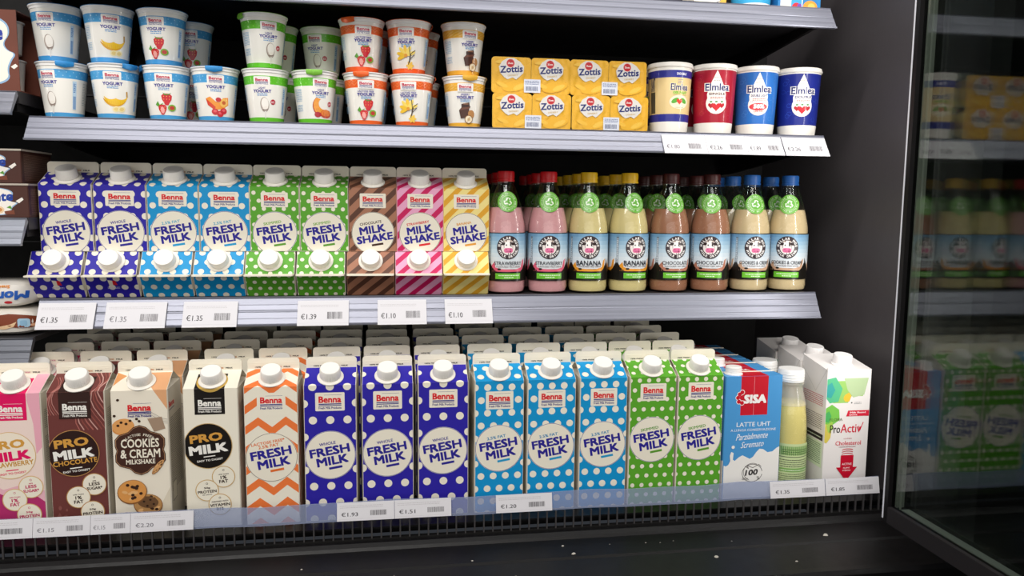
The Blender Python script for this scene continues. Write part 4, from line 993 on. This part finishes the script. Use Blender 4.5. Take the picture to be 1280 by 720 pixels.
def flora():
    wd, H, d = 72., 189., 70.; g = MB(); base = 'board:#ECE7E4'; hx = .036
    zb = .2045; o = [(-hx, 0), (hx, 0), (hx, .07), (-hx, .07)]
    g.add([(x, y, 0) for x, y in o]+[(-hx, 0, .193), (hx, 0, .193), (hx, .07, zb), (-hx, .07, zb)], [(3,2,1,0), (4,5,6,7), (0,1,5,4), (1,2,6,5), (2,3,7,6), (3,0,4,7)], base)
    a = Art(); H = 188
    a.poly([(0, 172), (28, 172), (72-6, 176), (60, 148), (40, 148), (36, 138), (12, 138), (0, 150)], '#9CCB6A', False)
    a.poly([(0, 175), (14, 178), (26, 160), (20, 140), (6, 138), (0, 146)], '#58BE8A', False); a.poly([(0, 165), (8, 170), (14, 158), (8, 146), (0, 148)], '#3AA6A0', False)
    a.poly([(30, 150), (37, 154), (41, 148), (38, 140), (31, 140), (28, 145)], '#F2C23E'); a.poly([(28, 176), (68, 176), (62, 150), (44, 146), (34, 158)], '#B9CFA0', False)
    a.poly([(0, 130), (10, 136), (22, 128), (24, 112), (12, 104), (0, 106)], '#7CC552', False); a.poly([(0, 122), (6, 126), (10, 118), (6, 108), (0, 110)], '#4FB060', False)
    a.poly([(0, 106), (12, 104), (10, 84), (4, 76), (0, 78)], '#D9C75A', False); a.poly([(2, 104), (12, 110), (14, 98), (6, 92)], '#A8CF58')
    a.ell(42, 138, 1.2, 1.2, '#4A4A4A', 0, 10); a.fine(46, 138, 58, '#8A8A8A', .8, 2, 2)
    a.poly([(34, 117), (37, 126), (72, 126), (72, 117)], '#D42840'); a.text('Milk Based', 53, 122.8, 26, 2.6, '#FBEDEE', 0, .02); a.text('Drink', 46, 119.2, 13, 2.2, '#FBEDEE', 0, .02)
    up = a; a = Art()
    a.text('FLORA', 18, 109, 21, 4.6, '#5A6A3A', 0, .0)
    a.text('Pro', 17, 94.5, 17, 12.5, '#2E2A2C', 0, .01); a.text('Activ', 43, 95, 34, 13.5, '#D42840', 0, .01); a.line([(56, 98), (58, 91), (63, 104)], 1.2, '#D42840')
    a.text('LOWERS', 39, 79, 13, 1.8, '#B84A58'); a.text('Cholesterol', 40, 72, 42, 6.6, '#D42840', 0, .01); a.fine(25, 65.5, 53, '#9A6A70', 1, 1)
    for i in range(3): a.arcline(39.5, 52+i*3.4, 11, 4, 35, 145, 1.1, '#C8102E', 10)
    a.poly([(29, 53), (50, 53), (50, 34), (57, 34), (39.5, 12), (22, 34), (29, 34)], '#C8102E', False)
    a.text('ACTIVE', 39.5, 39, 16, 3.4, '#F7DADC', 0, .02); a.text('PLANT', 39.5, 33, 11, 2.2, '#F7DADC', 0, .02); a.text('STEROLS', 39.5, 29, 13, 2.2, '#F7DADC', 0, .02)
    up.p = [([(x, y+4) for x, y in p], c, L) for p, c, L in up.p]; up.merge(a, 0, 7.5); a = up.clip(.5, .5, 71.5, 192.5)
    a.emit(g, lambda u, v, o: ((u-36)/1000, -o, v/1000))
    s_ = Art(); s_.line([(40, 155), (70, 196)], .8, '#CFC9C4'); s_.line([(40, 155), (0, 186)], .8, '#CFC9C4')
    s_.fine(6, 150, 62, '#C8505C', 1.2, 6, 3, 3); s_.fine(6, 120, 62, '#6A6460', 1.1, 8, 3, 5); s_.rect(4, 82, 66, 92, '#3A3634'); s_.fine(8, 86, 62, '#D8E6C8', 1.4, 1); s_.rect(4, 40, 66, 80, '#DCE8C8'); s_.fine(8, 75, 62, '#5A7A4A', 1.2, 11, 3, 6)
    s_.emit(g, lambda u, v, o: (-hx-o, (70-u)/1000, v/1000)); s_.emit(g, lambda u, v, o: (hx+o, u/1000, v/1000))
    body = g.mesh('prism_body', False)
    c = MB(); sl = math.atan2(.0115, .07)
    c.lathe([(.0165, 0), (.0165, .002), (.0138, .003), (.0138, .0145), (.0130, .0158), (0, .0158)], 'plastic:#F5F2F0', 36, caps=(True, False))
    mm = Matrix.Rotation(sl, 3, 'X'); c.v = [tuple(mm @ Vector(p)+Vector((0, .022, .1968))) for p in c.v]
    return [('body', body), ('screw_cap', c.mesh('prism_cap'))]
FL = flora()
for k in range(3):
    assemble('milk_carton', FL, 'white carton with green shapes and red arrow, front, bottom right corner' if k == 0 else f'white carton with green shapes, {ORD[k]} in line behind the front one', 'carton', (.681+(0, -.003, -.006)[k], .0+.0735*k, 0), (0, 0, math.radians((0, 1.0, -.5)[k])), 'white cholesterol drink cartons')
def juice():
    prof = [(.024, .0005), (.0270, .003), (.0280, .010), (.0280, .070), (.0277, .095), (.0264, .115), (.0238, .135), (.0205, .150), (.0180, .158), (.0176, .166), (.0195, .1665), (.0195, .169), (.0176, .1695), (.0176, .172)]
    g = MB(); g.lathe([p for p in prof if p[1] < .14], 'glass:#F6F6F0', 40, caps=(False, False)); g.lathe([p for p in prof if p[1] >= .135], 'film:#F2F3EE', 40, caps=(False, False)); body = g.mesh('bottle_shell')
    g = MB(); g.lathe([(.0225, .002)]+[(r-.0012, z+.0006) for r, z in prof[1:] if z < .14]+[(.0218, .1385), (0, .1385)], 'milk:#EBDD92', 40, caps=(True, False)); liq = g.mesh('bottle_liquid')
    g = MB(); g.lathe([(.0192, .1705), (.0196, .172), (.0196, .186), (.0185, .1895), (0, .1895)], 'plastic:#F4F3F0', 48, caps=(True, False))
    for z in (.174, .178, .182): g.lathe([(.0196, z), (.0200, z+.0006), (.0196, z+.0012)], 'plastic:#F4F3F0', 48, caps=(False, False))
    cap = g.mesh('bottle_cap')
    g = MB(); a = Art(); Rl = .0283; z0 = .012
    a.rect(-88, 0, 88, 66, '#C9D8A2'); a.rect(-30, 48, 30, 62, '#7FA860'); a.fine(-26, 56, 26, '#3A5A2A', 1.2, 3, 3.2, 3); a.rect(-88, 45, 88, 46, '#46563A')
    a.fine(-30, 40, 24, '#4A5A3A', 1.3, 4, 3.4, 4); a.rect(-30, 22, 24, 28, '#7FAE5A'); a.fine(-28, 24, 22, '#EAF2DA', 1.3, 1); a.fine(-30, 18, 24, '#5A6A48', 1.2, 5, 3.2, 6)
    a.rrect(27, 10, 38, 40, 1, '#F2F2EE'); a.barcode(28, 12, 37, 26, '#4A4A5A', 3); a.fine(28, 36, 37, '#4A5A7A', 1, 3, 2.6, 9)
    a.emit(g, lambda u, v, o: ((Rl+o)*math.sin(u/1000/Rl), -(Rl+o)*math.cos(u/1000/Rl), z0+v/1000), 'label', 3); lab = g.mesh('bottle_label', False)
    return [('bottle_body', body), ('drink', liq), ('wrap_label', lab), ('screw_cap', cap)]
JB = juice()
for x, y, lab in ((.6062, .036, 'clear plastic bottle of yellow drink with white cap, in front'), (.5985, .106, 'plastic bottle with white cap behind the yellow drink bottle')):
    assemble('drink_bottle', JB, lab, 'bottle', (x, y, 0), (0, 0, math.radians(8)), 'plastic bottles of yellow drink')

# ------------------------------------------------------------------ left bay: dessert boxes and snack packs
def splash(a, cx, cy, wd, h, c, edge=None):
    o = [(-.5,.1),(-.48,.38),(-.3,.5),(-.1,.44),(.05,.5),(.25,.46),(.42,.36),(.44,.2),(.36,.08),(.40,-.02),(.5,-.06),(.44,-.16),(.40,-.28),(.42,-.42),(.25,-.5),(.05,-.44),(-.15,-.5),(-.35,-.44),(-.48,-.3)]
    for _ in range(2):       # round the outline off
        o = [q for a_, b_ in zip(o, o[1:]+o[:1]) for q in ((a_[0]*.75+b_[0]*.25, a_[1]*.75+b_[1]*.25), (a_[0]*.25+b_[0]*.75, a_[1]*.25+b_[1]*.75))]
    if edge: a.poly([(cx+x*wd*1.04, cy+y*h*1.05) for x, y in o], edge, False)
    a.poly([(cx+x*wd, cy+y*h) for x, y in o], c, False)
def sleeve():
    w2, h2, d2 = .118, .106, .062; g = MB(); br = 'board:#6B3A2C'; gr = 'board:#8A7C6E'; th = .0012
    for a_, b_ in (((0, 0, 0), (w2, th, h2)), ((0, d2-th, 0), (w2, d2, h2)), ((0, th, h2-th), (w2, d2-th, h2)), ((0, th, 0), (w2, d2-th, th))): g.box(a_, b_, br)
    a = Art(); splash(a, 60, 55, 108, 92, '#EFE9DC', '#8FB0CF')
    a.text('Monte', 70, 74, 62, 20, '#2B3F9C', 4, .04, .15); a.ell(38, 26, 12, 8, '#C9A070'); a.ell(70, 24, 9, 7, '#5A3020')
    a.poly([(108, 32), (114, 36), (117, 33), (112, 29)], '#EFE9DC', False)
    a.emit(g, lambda u, v, o: (u/1000, -o, v/1000)); box = g.mesh('sleeve', False)
    c = MB(); c.lathe([(.018, 0), (.0215, .040), (.0235, .0415), (.0235, .043), (0, .0432)], 'plastic:#DDD3C8', 32, caps=(True, False)); pot = c.mesh('pot')
    return box, pot
bxm, potm = sleeve()
for (x, y, lab) in ((-.6095, .100, 'brown dessert multipack with a cream splash, at the upper left edge'), (-.6000, .172, 'brown dessert multipack in the row behind the upper left one')):
    t = thing('dessert_multipack', lab, 'multipack', (x, y, .5805), (0, 0, 0), 'dessert multipacks'); obj('sleeve', bxm, t)
    for px in (.032, .090):
        for pz in (.0016, .0530):
            o = obj('dessert_pot', potm, t); o.location = (px, .031, pz); 
def flatbox():
    w2, h2, d2 = .120, .0462, .095; g = MB(); br = 'board:#4A2A22'
    g.rbox((0, 0, 0), (w2, d2, h2-.002), .001, br); g.box((-.0012, -.0012, h2-.003), (w2+.0012, d2, h2-.0006), 'board:#B9AFA2')
    a = Art(); splash(a, 56, 22, 100, 38, '#EFE9E0', '#9BB8D4')
    a.text('Monte', 77, 27, 48, 13, '#24449C', 5, .035, .15); a.ell(82, 10, 7, 5, '#E8C9A0'); a.ell(83, 10, 3.5, 2.6, '#C98A50'); a.poly([(89, 8), (101, 10), (102, 4), (90, 4)], '#7A4432'); a.poly([(92, 13), (97, 16), (99, 11)], '#5E9A3A'); a.ell(56, 38, 7, 3, '#C8303A')
    a.poly([(104, 22), (112, 27), (114, 24), (108, 19)], '#EFE9E0', False)
    a.emit(g, lambda u, v, o: (u/1000, -o, v/1000))
    s_ = Art(); s_.fine(8, 38, 86, '#8A6A5A', .9, 18, 2.0, 3); s_.emit(g, lambda u, v, o: (w2+o, u/1000, v/1000))
    return [('box', g.mesh('flat_box', False))]
FB = flatbox()
for x, z, lab in ((-.6085, .4120, 'flat brown dessert box with cream splash, lower of two at left edge'), (-.6150, .4584, 'flat brown dessert box with cream splash, upper of two at left edge')):
    o = obj('dessert_box', FB[0][1]); o.location = (x, .098, z); tag(o, lab, 'box', 'flat dessert boxes')
def pouch(seed, white):
    g = MB(); w2, h2, d2 = .13, .038, .085; nx, nz, ny = 20, 10, 10; rnd = random.Random(seed)
    def pt(u, v, s):             # pillow: u along x, v around the girth
        e = 1-abs(2*u-1)**6; rr_ = .25+.75*e; an = 2*PI*v
        c_, s_ = math.cos(an), math.sin(an); sq = 1/max(abs(c_), abs(s_))**.72
        return (u*w2, d2/2*(1+c_*sq*rr_*.98)*.98, h2/2+s_*sq*h2/2*(.30+.70*e)*.98)
    nv = 28; vs = [pt(i/nx, k/nv, 0) for i in range(nx+1) for k in range(nv)]
    g.add(vs, [(i*nv+k, i*nv+(k+1)%nv, (i+1)*nv+(k+1)%nv, (i+1)*nv+k) for i in range(nx) for k in range(nv)]+[tuple(range(nv)), tuple(range(nx*nv, (nx+1)*nv))[::-1]], 'plastic:#E9E4DC' if white else 'plastic:#E6E0D6')
    f0 = []
    for i in range(nx+1): f0.append(i/nx)
    def fn(x, y, o):
        u = min(1, max(0, x/1000/w2)); e = 1-abs(2*u-1)**6; hh = h2/2*(.30+.70*e)
        t_ = (y/1000-h2/2)/(h2/2); t_ = max(-1, min(1, t_))
        bul = (.25+.75*e)*.98
        ang = math.asin(t_*.8); c_ = math.cos(ang); sq = 1/max(abs(c_), abs(math.sin(ang)))**.72
        return (x/1000, d2/2*(1-c_*sq*bul)*.98-.0007-o, h2/2+t_*hh*.9)
    a = Art()
    if white:
        a.text('Monte', 94, 17, 54, 15, '#2B5FB8', 184, .04, .15); a.ell(98, 7, 5, 2.2, '#C8303A'); a.text('Snack', 92, 31, 18, 5, '#E08A2A', 184, .03, .1)
    else:
        a.poly([(0, 4), (60, 8), (84, 12), (122, 8), (122, 30), (90, 32), (40, 24), (0, 22)], '#7A3B24', False)
        a.poly([(66, 10), (92, 16), (100, 20), (96, 12), (84, 8)], '#E8C49A', False); a.rrect(101, 10, 115, 25, 3, '#A8CBE0'); a.rrect(104, 13, 112, 22, 2, '#8FB8D4'); a.ell(120, 13, 5, 3, '#E8B08A')
    a.emit(g, fn, 'print', 3)
    return g.mesh('snack_pouch')
o = obj('snack_pack', pouch(1, False)); o.location = (-.612, .095, .2485); tag(o, 'white snack pouch with a brown stripe, lower of two at left edge', 'snack pack')
o = obj('snack_pack', pouch(2, True)); o.location = (-.620, .096, .2868); tag(o, 'white snack pouch with upside-down blue lettering, upper of two at left edge', 'snack pack')

# ------------------------------------------------------------------ goods whose feet show on the highest shelf
Z1 = .7400
def top_tub(name, c):
    g = MB(); g.lathe([(.027, .0004), (.0285, .002), (.0295, .009, 'print:#F2F0EC'), (.033, .066, 'print:'+c), (.0335, .074, 'print:#F2F0EC'), (.036, .076)], 'print:#F2F0EC', 40, caps=(True, True))
    return g.mesh(name)
g = MB(); g.rbox((-.026, 0, 0), (.026, .05, .09), .001, 'board:#EFE8D8'); a = Art(); a.poly([(36, 0), (52, 0), (52, 30), (44, 12)], '#E8B04A', False); a.line([(30, 4), (42, 10), (50, 30)], .9, '#4A4A6A'); a.emit(g, lambda u, v, o: ((u-26)/1000, -o, v/1000))
o = obj('dairy_box', g.mesh('cream_box', False)); o.location = (.486, .115, Z1+.0003); tag(o, 'cream box with a yellow corner, left of the three goods at the very top', 'box')
o = obj('dairy_tub', top_tub('top_blue_tub', '#3FA9DC')); o.location = (.5640, .140, Z1+.0003); tag(o, 'light blue tub with white foot on the top shelf', 'tub')
g = MB(); g.rbox((-.036, 0, 0), (.036, .05, .09), .001, 'board:#2A7CB8'); a = Art(); a.rect(4, 0, 22, 80, '#EFE8D8'); a.fine(8, 5, 14, '#4A4A4A', 1, 2, 2); a.rect(22, 0, 40, 80, '#3FA0DC'); a.ell(31, 6, 8, 8, '#D8303A'); a.ell(36, 8, 4, 5, '#7A4AA8'); a.rect(39.5, 0, 41, 80, '#F2EEE8'); a.ell(54, 8, 12, 10, '#EE9A3C'); a.ell(56, 9, 6, 5, '#F7C063'); a.emit(g, lambda u, v, o: ((u-36)/1000, -o, v/1000))
o = obj('dairy_box', g.mesh('fruit_box', False)); o.location = (.6350, .118, Z1+.0003); tag(o, 'blue box with red and orange fruit, right end of top shelf', 'box')

# ------------------------------------------------------------------ shelf-edge price tags
def price_tag(name, price, wd, h, faint=False, seed=1, narrow=False, blank_left=False, ink='#3C393E'):
    g = MB(); x = wd/2; g.box((-x, 0, 0), (x, .0009, h), 'print:#D9D7DB')
    a = Art(); W_ = wd*1000; Hh = h*1000; f = '#B4B0B4' if faint else '#8E8A8E'
    if W_ > 30:
        a.fine(4, Hh*.80, W_*.80, '#C2BFC2', .8, 2, 2.2, seed)
        if price: a.text(price, W_*.22, Hh*.36, min(22, W_*.30), Hh*.22, '#77747A' if faint else ink, 0, .012)
        a.barcode(W_*.58, Hh*.26, W_*.87, Hh*.54, '#6E6A6E' if faint else '#4E4A4E', seed+3)
        a.rect(2, Hh*.1, W_-2, Hh*.1+.35, '#CFCCD0')
    a.emit(g, lambda u, v, o: (u/1000-x, -o, v/1000))
    return g.mesh(name, False)
def put_tag(price, x0, x1, yt, zt, yb, zb, label, group, faint=False, seed=1, rot=0):
    ln = math.hypot(yt-yb, zt-zb); o = obj('price_tag', price_tag('price_tag', price, x1-x0, ln, faint, seed))
    o.rotation_euler = (-math.atan2(yt-yb, zt-zb), 0, 0)
    o.location = ((x0+x1)/2, yb, zb)
    tag(o, label, 'price tag', group)
g3 = 'price tags on the rail under the half litre cartons'
for i, (p, a_, b_, lab) in enumerate((('€1.35', -.4746, -.4018, 'white €1.35 price tag at the left end of the middle rail'), ('€1.35', -.3885, -.3096, 'white €1.35 price tag, second from left on the middle rail'), ('€1.35', -.2875, -.2149, 'white €1.35 price tag, third from left on the middle rail'),
        ('€1.39', -.1330, -.0616, 'white €1.39 price tag on the middle rail'), ('€1.10', -.0208, .0494, 'white €1.10 price tag under the chocolate milkshake carton'), ('€1.10', .0763, .1461, 'white €1.10 price tag under the banana milkshake carton'))):
    put_tag(p, a_, b_, .0795, .2960, .0602, .2625, lab, g3, i == 1, 20+i)
g2 = 'price tags on the rail under the cream tubs'
for i, (p, a_, b_, lab) in enumerate((('€1.80', .4015, .4695, 'white €1.80 price tag under the beige cream tub'), ('€2.26', .4700, .5340, 'white €2.26 price tag under the red cream tub'), ('€1.89', .5345, .5925, 'white €1.89 price tag under the light blue cream tub'), ('€2.26', .5945, .6665, 'white €2.26 price tag at the right end of the yogurt rail'))):
    put_tag(p, a_, b_, .0800, .5425, .0605, .5140, lab, g2, i == 0, 30+i)
gb = 'price tags on the clear strip'
for i, (p, a_, b_, lab) in enumerate((('', -.5400, -.4510, 'white price tag cut by the left edge, on the clear strip'), ('€1.15', -.4505, -.3830, 'white €1.15 price tag under the chocolate protein milk carton'), ('€1.15', -.3825, -.3350, 'white €1.15 price tag under the cookies carton'), ('€2.20', -.3345, -.2577, 'white €2.20 price tag on the clear strip'),
        ('€1.93', -.0750, .0008, 'white €1.93 price tag on the clear strip'), ('€1.51', .0014, .0779, 'white €1.51 price tag on the clear strip'), ('€1.20', .1398, .2189, 'white €1.20 price tag on the clear strip'), ('€1.35', .5448, .6313, 'white €1.35 price tag under the clear drink bottle'), ('€1.85', .6326, .7190, 'white €1.85 price tag at the right end of the clear strip'))):
    put_tag(p, a_, b_, -.0292, .0355, -.0342, .0118, lab, gb, i in (1, 2, 3), 40+i)
put_tag('', -.58, -.5100, .0790, .5740, .0602, .5470, 'plain white tag on the upper rail of the left bay', 'price tags of the left bay', True, 60)
